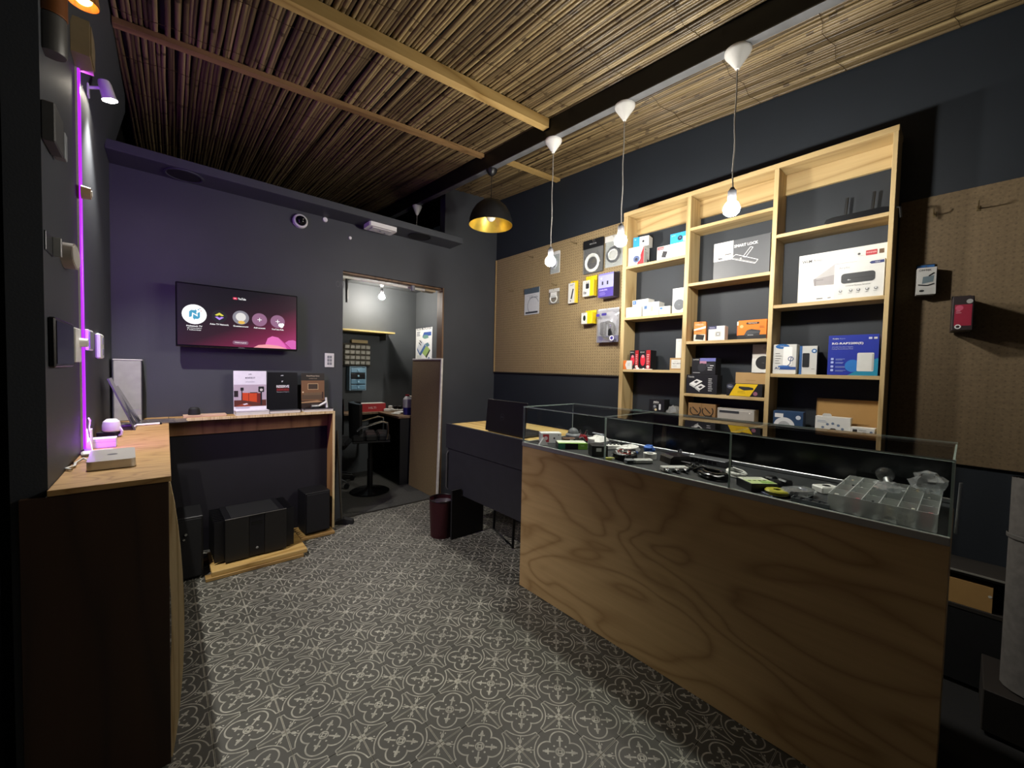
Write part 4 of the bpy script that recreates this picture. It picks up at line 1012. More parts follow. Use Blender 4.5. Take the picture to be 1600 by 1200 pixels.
o, p = flatbox('meter_box', 'black carton with a pale green printed top by the front glass', 'box', 1.775, .535, .105, .10, .032, -40, '17181b')
p.face((-.0525, -.05, .032), (1, 0, 0), (0, 1, 0), (0, 0, 1)).rect(.002, .002, .103, .098, k('b9c98c')).rect(.002, .06, .103, .098, k('d9dccb')).lines(.012, .085, .08, 2, k('55603c'), .010, .004)
for u in (.02, .04, .06, .08): p.disc(u, .045, .006, k('3c4a38'))
p.rect(.05, .01, .098, .03, k('7fae4a')); p.done(o)
t = thing('tape_measure', 'yellow banded roll on a blue patterned card by the front glass', 'tape', (1.738, .455, ZD+.0045))
part('roll', MB().lathe([(.012, 0), (.036, .001), (.040, .006), (.040, .012), (.036, .017), (.012, .018)], 24), M('olive_yellow', 'b9b23c', .35), t); part('band', MB().lathe([(.0405, .007), (.0412, .009), (.0405, .011)], 24), BPL, t)
solid('pattern_card', MB().box(-.055, .055, -.045, .045, 0, .004, .001), M('blue_pattern', '8a90b8', .5, 0, .4, 60), 'blue speckled card under the yellow roll', 'card', (1.764, .462, ZD), R(-35))
t = thing('plug_adapter', 'pile of black plug adapters behind the green printed carton', 'adapter', (1.895, .505, ZD), R(20))
for i, (x, y, rz) in enumerate(((-.035, .0, 10), (.03, .012, -25), (.0, -.035, 40))):
    q = part('adapter_body', MB().box(-.024, .024, -.018, .018, 0, .028, .006).cyl((.024, 0, .014), (.04, 0, .014), .006, n=10), BPL, t, (x, y, 0), R(rz))
part('lead', MB().tube([(.05, 0, .008), (.08, .03, .006), (.04, .06, .006), (-.04, .055, .006)], .004, 6), BCAB, t)
t = thing('lens_bag', 'clear bag with black camera lenses inside the showcase', 'bag', (1.79, .40, ZD), R(-30))
for i, (x, y) in enumerate(((-.04, 0), (.0, .008), (.04, -.004))): part('lens', MB().lathe([(.001, .001), (.017, .001), (.017, .022), (.012, .026), (.001, .024)], 16, (x, y, 0)), M('lens_black', '15171a', .15), t)
mb = MB(); bagv = crumple('film', 'x', 'x', (0, 0, 0), .075, .04, .018, CLEARBAG, 31, 12, 6, .15)
for kk in ('label', 'category'): del bagv[kk]
bagv.parent = t; bagv.name = 'film_wrap'
t = thing('accessory_tray', 'long low tray of black clips along the front glass', 'tray', (1.712, .345, ZD), R(-90))
part('tray', MB().box(-.055, .055, -.02, .02, 0, .004, .001).box(-.055, .055, -.02, -.018, .004, .016).box(-.055, .055, .018, .02, .004, .016).box(-.055, -.053, -.018, .018, .004, .016).box(.053, .055, -.018, .018, .004, .016), M('pale_tray', '6f747a', .4), t)
for i in range(4): part('clip', MB().box(-.045+.024*i, -.027+.024*i, -.014, .014, .005, .016, .003), BPL, t)
t = thing('wall_plate', 'white surround with a black oval hole near the back of showcase', 'wall plate', (1.945, .345, ZD), R(-35))
part('body', MB().box(-.04, .04, -.026, .026, .0, .026, .004), WPL, t); part('hole', MB().lathe([(.001, .0272), (.013, .0272), (.014, .0262)], 18), BPL, t)
# clear organiser
CLP = GLASS('clear_polystyrene', (.90, .92, .91), 1.5, .05, .5, (.88, .9, .89))
og = thing('parts_organiser', 'clear divided organiser full of small parts at the near end of showcase', 'organiser', (1.70, .04, ZD))
LX, LY = .38, .255
part('base', MB().box(0, LX, 0, LY, 0, .003), CLP, og)
cx_, cy_ = [0, .09, .185, .285, LX], [LY*i/6 for i in range(7)]
for i, x in enumerate(cx_): part('divider', MB().box(x-.0012, x+.0012, 0, LY, .003, .056), CLP, og)
for j, y in enumerate(cy_): part('divider', MB().box(0.0013, LX-.0013, y-.0012, y+.0012, .003, .056), CLP, og)
cols_ = ['a85058', '3a3d44', '8f9a8c', 'c9c6be', '32405c', '5a5d60', 'b9a98a', '47484a', '8c4a44', '2c2d30', 'd0d0cc', '6a7a6a']
for i in range(4):
    for j in range(6):
        rr = random.Random(i*10+j); mb = MB()
        for q in range(5):
            x = cx_[i]+.012+rr.random()*(cx_[i+1]-cx_[i]-.03); y = cy_[j]+.008+rr.random()*(LY/6-.022); z = .0035+.004*rr.random()
            s_ = rr.uniform(.006, .012)
            mb.box(x, x+s_, y, y+s_*rr.uniform(.6, 1.2), z, z+rr.uniform(.014, .042), .001)
        q = part('small_parts', mb, M('bits_'+cols_[(i*5+j*3) % 12], cols_[(i*5+j*3) % 12], .4), og); q['kind'] = 'stuff'
crumple('parts_bag', 'bright crinkled bag lying on the organiser', 'bag', (1.90, .165, ZD+.0565), .05, .04, .016, CLEARBAG, 41, 14, 8, .25)
crumple('parts_bag', 'dull crinkled bag heaped at the near back corner of showcase', 'bag', (2.0, .075, ZD+.0565), .06, .045, .035, CLEARBAG, 43, 14, 8, .25)
t = thing('spare_bulb', 'clear spare globe bulb resting at the back of organiser', 'bulb', (2.03, .175, ZD+.0565), 0, None, (0, R(62), R(20)))
part('globe', MB().sphere((0, 0, .055), .028, 18, 12), GLASS('bulb_glass', (.75, .76, .76), 1.7, .02, .05), t); part('cap', MB().cyl((0, 0, 0), (0, 0, .03), .012, n=14), ALU, t)

# ================================================================== left counter and back bench
ZT = .986
OSB = WOOD('bench_ply', 'b8935e', '7c5629', 0, 2.0, .5, .9, .35, 4.0)
BENCHP = WOOD('bench_ply_dark', 'a2764a', '6e4826', 2, 1.2, .55, .9)
EDGE = WOOD('ply_edge', 'e8d2a4', 'b08f5c', 2, 9.0, .55, 1.0, .02)
lc = thing('side_counter', 'narrow plywood side counter along the left wall', 'counter', (0, 0, 0))
part('top', MB().box(XL+.001, .010, 1.722, 3.448, ZT-.018, ZT, .001), OSB, lc)
part('end_panel', MB().box(XL-.052, .004, 1.724, 1.743, .002, ZT-.019, .001), WOOD('dark_end_panel', '3c2614', '26160a', 2, 1.0, .6), lc)
# bowed inner panel
mb = MB(); n = 12; vs = []
for i in range(n+1):
    z = .004+(ZT-.03)*i/n; bx = .008+.034*math.sin(math.pi*min(1, i/n))**.8
    vs += [(bx-.034, 1.745, z), (bx, 1.745, z), (bx, 1.775, z), (bx-.034, 1.775, z)]
fs = []
for i in range(n):
    a = 4*i
    for q in range(4): fs.append((a+q, a+(q+1) % 4, a+4+(q+1) % 4, a+4+q))
mb._add(vs, fs+[(3, 2, 1, 0), (4*n, 4*n+1, 4*n+2, 4*n+3)])
part('bowed_edge', mb, EDGE, lc)
part('inner_panel', MB().box(-.012, .004, 1.776, 3.30, .002, ZT-.019), BMAT, lc)
be = thing('wall_bench', 'shallow plywood bench along the wall beneath the television', 'bench', (0, 0, 0))
part('top', MB().box(.012, 1.058, 3.45, YB-.002, ZT-.020, ZT, .001), OSB, be)
part('leg', MB().box(1.040, 1.058, 3.45, YB-.002, .002, ZT-.021, .001), WOOD('bench_leg', 'b98a55', '7d5630', 2, 1.4), be)
part('leg', MB().box(-.24, -.222, 3.45, YB-.002, .002, ZT-.021, .001), BENCHP, be)
part('corner_top', MB().box(XL+.002, .009, 3.45, YB-.002, ZT-.020, ZT, .001), OSB, be)
part('rear_rail', MB().box(-.22, 1.039, YB-.022, YB-.003, ZT-.135, ZT-.022, .001), BENCHP, be)
part('back_panel', MB().box(-.22, 1.039, YB-.0075, YB-.0025, .002, ZT-.137), M('shade_backing', '16141b', .8, 0, .15, 6), be)  # added dark sheet, its colour stands in for the shade under the bench
part('edge_lipping', MB().box(.0105, 1.0585, 3.446, 3.4495, ZT-.020, ZT, .001), EDGE, be)
part('edge_lipping', MB().box(1.040, 1.0585, 3.446, 3.4495, .002, ZT-.021, .001), EDGE, be)

# ---- television
tv = thing('television', 'flat television showing a row of round profile pictures', 'television', (.416, 3.485, 1.686))
W2, H2 = .366, .216
part('bezel', MB().box(-W2, W2, 0, .035, -H2, H2, .004).box(-.24, .24, .035, .06, -.15, .15, .008), M('tv_black', '0b0b0e', .22, 0, .1), tv)
part('wall_bracket', MB().box(-.10, .10, .06, .112, -.10, .10, .004), BMAT, tv)
def screen_material():
    m, nt, b = newmat('tv_picture')
    tc = nt.nodes.new('ShaderNodeTexCoord'); sp = nt.nodes.new('ShaderNodeSeparateXYZ'); nt.links.new(tc.outputs['Object'], sp.inputs[0])
    x = X(nt, sp.outputs[0])*1.4+.5; z = X(nt, sp.outputs[2])*2.45+.5
    f = (x*.62+(z*-1.0+1.0)*.75-.42).op('MAXIMUM', 0.0).op('MINIMUM', 1.0)
    rp = nt.nodes.new('ShaderNodeValToRGB'); e = rp.color_ramp.elements
    e[0].position = 0; e[0].color = (*lin('15111a'), 1); e[1].position = .95; e[1].color = (*lin('c23a7c'), 1)
    e.new(.35).color = (*lin('331424'), 1); e.new(.62).color = (*lin('7c1f46'), 1)
    nt.links.new(f.s, rp.inputs[0]); nt.links.new(rp.outputs[0], b.inputs['Emission Color'])
    b.inputs['Emission Strength'].default_value = .85
    b.inputs['Base Color'].default_value = (.01, .01, .01, 1); b.inputs['Roughness'].default_value = .25
    return m
part('screen', MB().box(-W2+.009, W2-.009, -.0012, .0005, -H2+.014, H2-.009), screen_material(), tv, smooth=0)
pp = []
def NP(n):
    q = Print((-W2, -.0012, -H2), lift=.0003); pp.append((q, n)); return q
def EI(h, s=1.0): return E('lit_'+h+str(s), h, s)
EW = EI('ffffff', 1.1)
NP('channel_logo').rrect(.315, .352, .341, .368, .005, EI('e23b5c')).poly([(.325, .356), (.325, .364), (.332, .360)], EW).text('YouTube', .345, .353, .015, EW, w=.048, bold=.02)
cxs = [(.098, .222, .067), (.236, .222, .044), (.362, .226, .050), (.478, .222, .048), (.596, .220, .048)]
u, v, r = cxs[0]
NP('profile_picture').disc(u, v, r, EW).poly([(u-.028, v-.022), (u-.028, v+.016), (u-.018, v+.028), (u+.004, v+.028), (u+.004, v+.036), (u+.014, v+.024), (u+.010, v+.014), (u+.014, v-.002), (u-.012, v+.012), (u-.014, v-.016)], EI('3f9fc4')).poly([(u+.030, v+.020), (u+.030, v-.018), (u+.020, v-.030), (u+.002, v-.030), (u+.002, v-.040), (u-.008, v-.024), (u-.006, v+.002), (u+.018, v-.014), (u+.016, v+.010)], EI('3f9fc4')).disc(u+.022, v+.034, .004, EI('3f9fc4')).disc(u+.036, v+.026, .003, EI('c65a78')).disc(u+.030, v+.042, .003, EI('444a66'))
u, v, r = cxs[1]
NP('profile_picture').disc(u, v, r, EI('050507', .5)).poly([(u-.026, v+.008), (u, v+.026), (u+.026, v+.008), (u+.014, v+.002), (u, v+.010), (u-.014, v+.002)], EI('e0d848')).poly([(u-.026, v-.006), (u-.012, v-.002), (u, v-.010), (u+.012, v-.002), (u+.026, v-.006), (u, v-.026)], EI('b48cf0')).poly([(u-.02, v+.002), (u, v-.008), (u+.02, v+.002), (u, v+.008)], EI('222433', .5))
u, v, r = cxs[2]
NP('profile_picture').disc(u, v, r, EI('8f8c96', .9)).disc(u, v+.004, r*.62, EI('e4e0dc', 1.0)).disc(u+.004, v-.034, r*.42, EI('e8b850', 1.0), r*.24)
for u, v, r in cxs[3:]:
    NP('profile_picture').disc(u, v, r, EI('9a6a8c', .9)).rect(u-.014, v-.002, u+.014, v+.002, EW).rect(u-.002, v-.014, u+.002, v+.014, EW)
u, v, r = cxs[4]
pp[-1][0].disc(u+.018, v-.026, .014, EW).disc(u+.032, v-.022, .012, EW).disc(u+.026, v-.034, .012, EW)
for (u, v, r), tx, ww in zip(cxs, ('Nubietech TV', 'Aviso TV Network', 'Guestaccount', 'Add account', 'YouTube Kids'), (.085, .108, .092, .074, .080)):
    NP('caption').text(tx, u, v-r-.018, .011, EW, w=ww, al='c', bold=.02)
NP('caption').text('@nubietech8271', cxs[0][0], .124, .007, EW, w=.078, al='c', bold=.015); NP('caption').text('1 subscriber', cxs[0][0], .113, .007, EW, w=.074, al='c', bold=.015)
NP('guest_button').rrect(.312, .030, .408, .058, .013, EI('8f5a78', .8)).text('Watch as guest', .36, .0395, .009, EW, w=.072, al='c', bold=.02)
NP('petal_graphic').poly([(.44, .0145), (.47, .034), (.54, .044), (.60, .036), (.66, .0145)], EI('f6a0a8'))
NP('petal_graphic').poly([(.515, .042), (.53, .088), (.56, .106), (.60, .098), (.64, .06), (.66, .0145), (.60, .036)], EI('e86ab8'))
NP('petal_graphic').poly([(.60, .095), (.64, .06), (.67, .030), (.69, .0145), (.66, .0145), (.64, .05)], EI('c9409a')).poly([(.645, .060), (.67, .080), (.700, .085), (.722, .078), (.722, .0145), (.69, .0145)], EI('d960b4'))
for q_, n_ in pp: q_.done(tv, n_)
Print((-W2, 0, -H2)).text('SAMSUNG', W2, .004, .006, INK('8a8a90'), al='c').done(tv, 'brand_lettering')

# ---- back wall fittings
t = thing('dome_camera', 'white and black dome security camera on the back wall above television', 'camera', (.824, YB, 2.520), 0, None, (R(90), 0, 0))
part('base', MB().lathe([(.001, 0), (.055, 0), (.056, .012), (.052, .03), (.043, .038), (.04, .036)], 28), WPL, t); part('dome', MB().sphere((0, 0, .028), .040, 24, 8, .9, 0), M('dark_dome', '0c0c12', .06), t); part('lens', MB().sphere((.012, .01, .055), .008, 10, 6), CHROME, t)
t = thing('emergency_light', 'flat white ceiling unit fixed under the boxed ledge', 'light fitting', (1.44, 3.47, 2.6045), R(0))
part('body', MB().prism([(-.115, -.075), (.115, -.075), (.125, -.06), (.125, .06), (.115, .075), (-.115, .075), (-.125, .06), (-.125, -.06)], -.036, 0, 'z'), WPL, t); part('face_plate', MB().box(-.09, .09, -.05, .05, -.041, -.0365, .002), M('pale_lens', 'e6e6e2', .2), t); part('led', MB().cyl((.0, .0, -.041), (0, 0, -.046), .010, n=12).cyl((.05, .03, -.041), (.05, .03, -.045), .008, n=12), GREYPL, t)
for x, y, lab in ((.10, 3.475, 'round speaker grille in the ledge above television'), (1.82, 3.465, 'round black speaker grille in the ledge beyond the doorway')):
    t = thing('ceiling_speaker', lab, 'speaker', (x, y, 2.6045))
    part('rim', MB().lathe([(.095, 0), (.105, 0), (.105, -.006), (.095, -.008), (.09, -.004)], 32), BMAT if x > 1 else WALL, t); part('grille', MB().lathe([(.094, -.003), (.05, -.006), (.001, -.007)], 32), BMAT, t)
t = thing('wall_socket', 'white double switch plate between the bench and doorway', 'switch plate', (1.055, YB, 1.408))
part('plate', MB().box(-.038, .038, -.009, 0, -.060, .060, .003), WPL, t)
for dz in (-.028, 0, .028):
    for dx in (-.010, .010): part('button', MB().box(dx-.008, dx+.008, -.0125, -.009, dz-.011, dz+.011, .001), GREYPL, t)
solid('sensor_puck', MB().lathe([(.001, .012), (.018, .012), (.02, .004), (.02, 0)], 18), WPL, 'tiny white sensor on the wall right of the dome camera', 'sensor', (1.015, YB, 2.585), rot=(R(90), 0, 0))
solid('cable_clip', MB().lathe([(.001, .010), (.012, .010), (.014, 0)], 14), WPL, 'tiny white clip on the wall above doorway left end', 'clip', (1.222, YB, 2.482), rot=(R(90), 0, 0))
pr = Print((1.02, YB, 2.04), lift=.0004).text('ON', .085, 0, .055, M('faint_lettering', '4a4c50', .5), w=.072)
o = pr.done(None, 'wall_lettering'); tag(o, 'faint grey lettering ending in ON on the wall beside doorway', 'lettering')

# ---- brochures on the bench
def brochure(name, label, xc, w_, h_, zb_, y, lean, color):
    t = thing(name, label, 'brochure', (xc, y, zb_), 0, None, (R(-lean), 0, 0))
    part('cover', MB().box(-w_/2, w_/2, 0, .004, 0, h_, .0005), INK(color, .3), t)
    part('stand', MB().prism([(.004, 0), (.05, .0), (.004, .16)], -.03, .03, 'x'), GLASS('acrylic', (.92, .93, .95), 1.45), t)
    return t, Print((-w_/2, 0, 0))
def books(name, label, x0, x1, y0, y1, z, hs, cs_):
    for i, (h_, c_) in enumerate(zip(hs, cs_)):
        rr = random.Random(int(x0*100)+i); dx, dy = rr.uniform(-.006, .006), rr.uniform(-.004, .004)
        t = thing(name, label[i], 'book', ((x0+x1)/2+dx, (y0+y1)/2+dy, z), R(rr.uniform(-2, 2)))
        a, b_ = (x1-x0)/2, (y1-y0)/2
        part('pages', MB().box(-a+.002, a-.002, -b_+.002, b_-.002, .0015, h_-.0015), INK('d8d4c8'), t)
        part('cover', MB().box(-a, a, -b_, b_, 0, .0014).box(-a, a, -b_, b_, h_-.0014, h_).box(-a, a, b_-.0014, b_, .0014, h_-.0014), INK(c_), t)
        z += h_+.0003
    return z
z1 = books('catalogue', ('lilac-lit white catalogue lying under the white brochure',), .375, .585, 3.456, 3.575, ZT+.0005, (.030,), ('d2cfd6',))
z2 = books('catalogue', ('grey catalogue lying under the black brochure',), .590, .805, 3.456, 3.575, ZT+.0005, (.022,), ('55565a',))
z3 = books('catalogue', ('grey catalogue at the right end of bench', 'black catalogue on top at the right end of bench'), .830, 1.05, 3.456, 3.575, ZT+.0005, (.018, .006), ('c2beb6', '1c1c1e'))
t, p = brochure('brochure', 'white speaker brochure with a red sideboard picture', .475, .208, .292, z1+.0005, 3.52, 2, 'e6e2ea')
p.text('polk.', .104, .262, .010, INK('333344'), al='c', bold=.03).text('MONITOR XT', .104, .234, .012, INK('3a3448'), w=.062, al='c', bold=.02).text('SPEAKERS', .104, .207, .006, INK('77718a'), w=.06, al='c')
p.rect(.002, .028, .206, .19, INK('b8a8b4')).rect(.002, .028, .206, .075, INK('5a2a20')).poly([(.05, .075), (.09, .068), (.17, .052), (.17, .125), (.05, .130)], INK('c8451c')).poly([(.145, .058), (.17, .052), (.17, .125), (.145, .124)], INK('701c18')).rect(.092, .065, .095, .13, INK('5a1c10')).rect(.10, .126, .15, .132, INK('221a20')).rect(.042, .145, .062, .168, INK('17171c')).rect(.048, .075, .054, .145, INK('17171c')).rrect(.155, .133, .192, .175, .004, INK('141418')).disc(.174, .150, .010, INK('c9c4c0')).rect(.168, .035, .178, .133, INK('17171c')).rect(.002, .10, .028, .145, INK('241a1c')).poly([(.002, .028), (.06, .05), (.11, .035), (.11, .028)], INK('8a3a22')).poly([(.055, .045), (.08, .052), (.09, .044), (.066, .038)], INK('e0d4e0')).lines(.012, .016, .10, 1, INK('5a5570'), .005, .003)
p.done(t)
t, p = brochure('brochure', 'black brochure lettered RESERVE SERIES', .690, .208, .292, z2+.0005, 3.52, 2, '121216')
p.text('polk', .100, .262, .010, INK('d8d8dc'), al='c', bold=.03).poly([(.094, .225), (.108, .227), (.098, .212)], INK('d0d0d4')).text('RESERVE', .104, .172, .020, INK('e6e4e4'), w=.088, al='c', bold=.03).rect(.060, .146, .148, .168, INK('4a0c12')).text('SERIES', .104, .149, .016, INK('901820'), w=.084, al='c', bold=.02).text('The sound of elegance', .104, .134, .008, INK('c9c7c7'), w=.086, al='c').done(t)
t, p = brochure('brochure', 'brown brochure with a framed picture over a settee', .915, .176, .285, z3+.0005, 3.545, 2, '3a261a')
p.rect(0, .05, .176, .225, INK('7a5638')).rect(0, .0, .176, .06, INK('2c1a12')).rect(0, .225, .176, .285, INK('211812')).text('PowerHouse Home', .088, .258, .010, INK('d6c4ac'), w=.098, al='c', bold=.02).text('CATALOGUE', .088, .238, .007, INK('bba88c'), w=.062, al='c').rect(.048, .15, .128, .20, INK('c9a87c')).rect(.052, .154, .124, .196, INK('3c2c20')).rect(.004, .07, .165, .11, INK('594532')).rect(.02, .105, .15, .125, INK('6d573e')).poly([(0, .05), (.12, .06), (.16, .052), (.16, .045), (0, .04)], INK('b08a60')).rect(.156, .075, .168, .13, INK('3a1f16')).disc(.012, .13, .006, INK('e0c8a0')).done(t)
t = thing('torch', 'silver and white torch lying on the black catalogue', 'torch', (.945, 3.50, z3+.0005))
part('barrel', MB().cyl((-.055, 0, .016), (.0, 0, .016), .0155, n=18), ALU, t); part('neck', MB().cyl((.0, 0, .016), (.055, .0, .046), .008, .010, n=14), WPL, t); part('tip', MB().cyl((.066, .005, .002), (.058, .005, .085), .0095, .008, n=14), WPL, t); part('strap', MB().tube([(.005, .012, .006), (.03, .02, .006), (.05, .015, .006)], .005, 6), BMAT, t)
solid('speaker_puck', MB().lathe([(.001, .05), (.02, .05), (.03, .04), (.034, .015), (.034, 0), (.001, 0)], 20), BMAT, 'black puck standing on the left part of bench', 'device', (.145, 3.52, ZT+.0155), 0)
o, p = carton('flat_box', 'flat pinkish board under the black puck', 'box', .24, .10, .014, (.205, 3.52, ZT+.0005), 0, 'c9a88e'); p.lines(.02, .008, .1, 1, k('a88a70')); p.done(o)

# ---- goods on the left counter
t = thing('grey_speaker', 'tall pale grey cabinet standing in the far left corner', 'speaker', (-.183, 3.515, ZT+.0005))
part('cabinet', MB().box(-.064, .064, -.055, .065, 0, .380, .004), M('pale_grey_cabinet', '9c9d94', .55), t); part('rear_edge', MB().box(.0645, .068, -.055, .065, 0, .376), BMAT, t); part('top_cap', MB().box(-.066, .068, -.057, .067, .3805, .388, .002), M('pale_cap', 'c4c4bc', .5), t)
for i, (x, y, l, lab) in enumerate(((-.248, 3.05, 20, 'black panel leaning on the left wall, nearest one'), (-.236, 3.24, 24, 'dark acrylic panel leaning on the left wall behind the first'))):
    t = thing('leaning_panel', lab, 'panel', (x+.12, y, ZT+.001), 0, None, (0, R(-l), 0))
    part('sheet', MB().box(-.005, 0, -.07, .10, 0, .30-.05*i, .001), M('gloss_black', '141518', .12), t); part('edge_tape', MB().box(-.006, .001, -.073, -.0705, 0, .30-.05*i), M('grey_edge', '55585a', .4), t)
t = thing('light_tube', 'slim glowing-white tube lying across the side counter', 'light tube', (-.118, 3.165, ZT+.0065), R(12))
part('tube', MB().cyl((-.105, 0, 0), (.088, 0, 0), .006, n=12), M('white_tube', 'f0eaf2', .25), t); part('end_cap', MB().cyl((.0885, 0, 0), (.098, 0, 0), .0064, n=12), BMAT, t)
for i, (x, y, w_, d_) in enumerate(((-.05, 3.262, .30, .09), (-.03, 3.375, .26, .10))):
    o = solid('acrylic_sheet', MB().box(-w_/2, w_/2, -d_/2, d_/2, 0, .006, .001).box(-w_/2+.01, w_/2-.06, -d_/2+.01, d_/2-.02, .0062, .010, .001), GLASS('clear_acrylic', (.8, .8, .83), 1.5, .02, .05), ('clear acrylic sheet lying across the side counter', 'clear acrylic sheet behind, next to the bench end')[i], 'sheet', (x, y, ZT+.0005), R(4-9*i))
t = thing('acrylic_stand', 'small clear square sign stand on the acrylic sheet', 'sign stand', (-.135, 3.262, ZT+.0115))
part('square', MB().box(-.02, .02, -.002, .002, .045, .08).box(-.003, .003, -.002, .002, .0, .045).box(-.02, .02, -.012, .012, 0, .003), GLASS('clear_acrylic2', (.85, .85, .87), 1.6, .02, .1), t)
t = thing('desk_camera', 'white hooded smart camera on a curved foot', 'camera', (-.205, 2.76, ZT+.0005), R(-20))
part('hood', MB().lathe([(.001, .092), (.018, .090), (.030, .078), (.034, .060), (.034, .036), (.030, .030), (.001, .030)], 20), WPL, t); part('foot', MB().tube([(.03, 0, .05), (.04, 0, .03), (.038, 0, .012), (.02, 0, .005)], .006, 8), WPL, t)
part('base', MB().box(-.045, .028, -.03, .03, 0, .029, .003), BMAT, t)
o, p = carton('smart_box', 'white box with a seam, washed purple, in front of the smart camera', 'box', .075, .06, .040, (-.205, 2.47, ZT+.0005), 0, 'e6e4ea'); p.rect(0, .024, .075, .0255, k('bcb8c2')); p.done(o)
o, p = carton('smart_box', 'upright white slab box, washed purple, beside the LED strip', 'box', .022, .05, .088, (-.248, 2.41, ZT+.0005), 0, 'e6e4ea'); p.line([(.004, .03), (.01, .05), (.018, .056)], .002, k('c9c5d0')); p.done(o)
t = thing('usb_hub', 'thin white hub with a dark front on the side counter', 'hub', (-.21, 2.285, ZT+.0005), R(8))
part('body', MB().box(-.045, .05, -.035, .035, .001, .013, .005), WPL, t); part('front_strip', MB().box(-.044, .049, -.0365, -.0352, .004, .010), GREYPL, t)
t = thing('mini_computer', 'silver square mini computer with rounded corners on the side counter', 'computer', (-.152, 2.07, ZT+.0005), R(3))
pts = []
for cx, cy, a0 in ((.045, -.110, -90), (.045, .110, 0), (-.045, .110, 90), (-.045, -.110, 180)):
    for q in range(6): pts.append((cx+.016*math.cos(R(a0+18*q)), cy+.016*math.sin(R(a0+18*q))))
part('body', MB().prism(pts, .002, .031, 'z'), M('silver_anodised', 'bdbab2', .35, .6, .03), t)
part('logo', MB().cyl((0, .0, .031), (0, 0, .0314), .014, n=20), M('dark_logo', '55565a', .3), t); part('foot', MB().box(-.05, .05, -.10, .10, 0, .002), BMAT, t)
solid('cable_tangle', MB().tube([(0, 0, .006), (-.02, .05, .012), (-.035, .0, .006), (-.03, -.06, .006), (-.045, -.1, .008), (-.03, -.12, .006)], .004, 6), WCAB, 'white leads behind the silver mini computer', 'cable', (-.214, 2.10, ZT))
solid('power_lead', MB().tube([(0, 0, 0), (.004, .01, .05), (.006, .02, .09), (.006, -.01, .10), (.004, -.02, .06), (.008, -.01, .01), (.02, -.06, -.03)], .0022, 6), WCAB, 'thin white lead looping at the foot of LED strip', 'cable', (XL+.016, 2.37, ZT+.04))

# ---- left wall fittings (flat on the wall, facing +x)
def wallitem(name, label, cat, y, z): return thing(name, label, cat, (XL, y, z))
t = wallitem('wall_tablet', 'black touch panel on the left wall', 'touch panel', 1.935, 1.405)
part('case', MB().box(0, .016, -.155, .150, -.065, .085, .004), M('tablet_black', '08080a', .3), t); part('screen', MB().box(.0165, .0175, -.145, .140, -.055, .075), M('dark_screen', '0a0b12', .08), t)
t = wallitem('light_switch', 'white switch plate with a round knob beside the LED strip', 'switch', 2.262, 1.42)
part('plate', MB().box(0, .008, -.055, .055, -.065, .065, .002), WPL, t); part('knob', MB().cyl((.008, .03, .012), (.03, .03, .012), .018, .016, n=20), WPL, t)
t = wallitem('wall_sensor', 'small clear-fronted switch right of the LED strip', 'switch', 2.575, 1.452)
part('plate', MB().box(0, .010, -.075, .075, -.045, .045, .002), WPL, t); part('front', MB().box(.0105, .014, -.065, .065, -.038, .038, .001), GREYPL, t)
t = wallitem('wall_panel', 'white rounded wall remote right of the small clear switch', 'remote', 2.89, 1.435)
part('body', MB().box(0, .018, -.075, .085, -.062, .062, .006), WPL, t); part('key', MB().box(.0185, .021, .01, .06, .01, .045, .002), GREYPL, t); part('key', MB().box(.0185, .021, .01, .06, -.045, -.012, .002), GREYPL, t)
t = wallitem('wall_disc', 'pale round puck on the left wall above the touch panel', 'sensor', 2.06, 1.722)
part('body', MB().prism([(.085*math.cos(i*math.pi/12), .042*math.sin(i*math.pi/12)) for i in range(24)], 0, .028, 'x'), M('puck_stone', '9a9288', .5), t); part('face', MB().prism([(.078*math.cos(i*math.pi/12), .036*math.sin(i*math.pi/12)) for i in range(24)], .0285, .030, 'x'), M('puck_face', 'bdb8b0', .5), t)
t = wallitem('wall_bracket', 'small clear bracket high left of the round puck', 'bracket', 1.815, 1.708)
part('plate', MB().box(0, .004, -.055, .055, -.028, .028, .001), M('dull_clear', '3c3d3f', .3), t); part('lip', MB().box(.004, .022, .03, .045, -.028, .028, .001), M('pale_clear', '8c8c8a', .3), t)
t = wallitem('card_holder', 'grey box holder high on the left wall', 'holder', 1.83, 2.042)
part('box', MB().box(0, .028, -.085, .04, -.055, .055, .003), M('mid_grey', '4a4a4a', .5), t); part('slot', MB().box(.004, .03, .05, .085, -.05, .03, .002), GREYPL, t)
t = wallitem('strip_knob', 'little beige knob sitting on the LED strip', 'knob', 2.34, 2.03)
part('body', MB().cyl((.0135, 0, 0), (.040, 0, 0), .026, .022, n=20), M('beige_plastic', 'a48a6c', .45), t); part('cap', MB().cyl((.0402, 0, 0), (.044, 0, 0), .012, n=16), WPL, t)
t = thing('wall_cylinder', 'dark cylindrical wall fitting at the top left edge', 'wall fitting', (XL+.018, 1.80, 2.255))
part('tube', MB().lathe([(.001, 0), (.028, 0), (.030, .004), (.030, .105)], 28), M('anodised_dark', '5c5b58', .4, .3), t); part('upper_tube', MB().lathe([(.030, .107), (.032, .110), (.032, .38), (.001, .38)], 28), M('amber_lit_tube', '7a4a26', .4, .3), t)  # upper tube's brown paints in the warm glow of the amber lamp
t = thing('junction_box', 'beige box with slanted corners above the LED strip', 'junction box', (XL+.001, 2.31, 2.575), 0)
part('body', MB().prism([(-.06, -.055), (.06, -.065), (.07, .035), (.04, .07), (-.06, .075)], .0, .05, 'x'), M('beige_box', '8c7a5c', .5), t); part('lid', MB().prism([(-.05, -.045), (.05, -.052), (.058, .03), (.034, .06), (-.05, .063)], .0505, .054, 'x'), M('beige_lid', '7c6c52', .5), t)

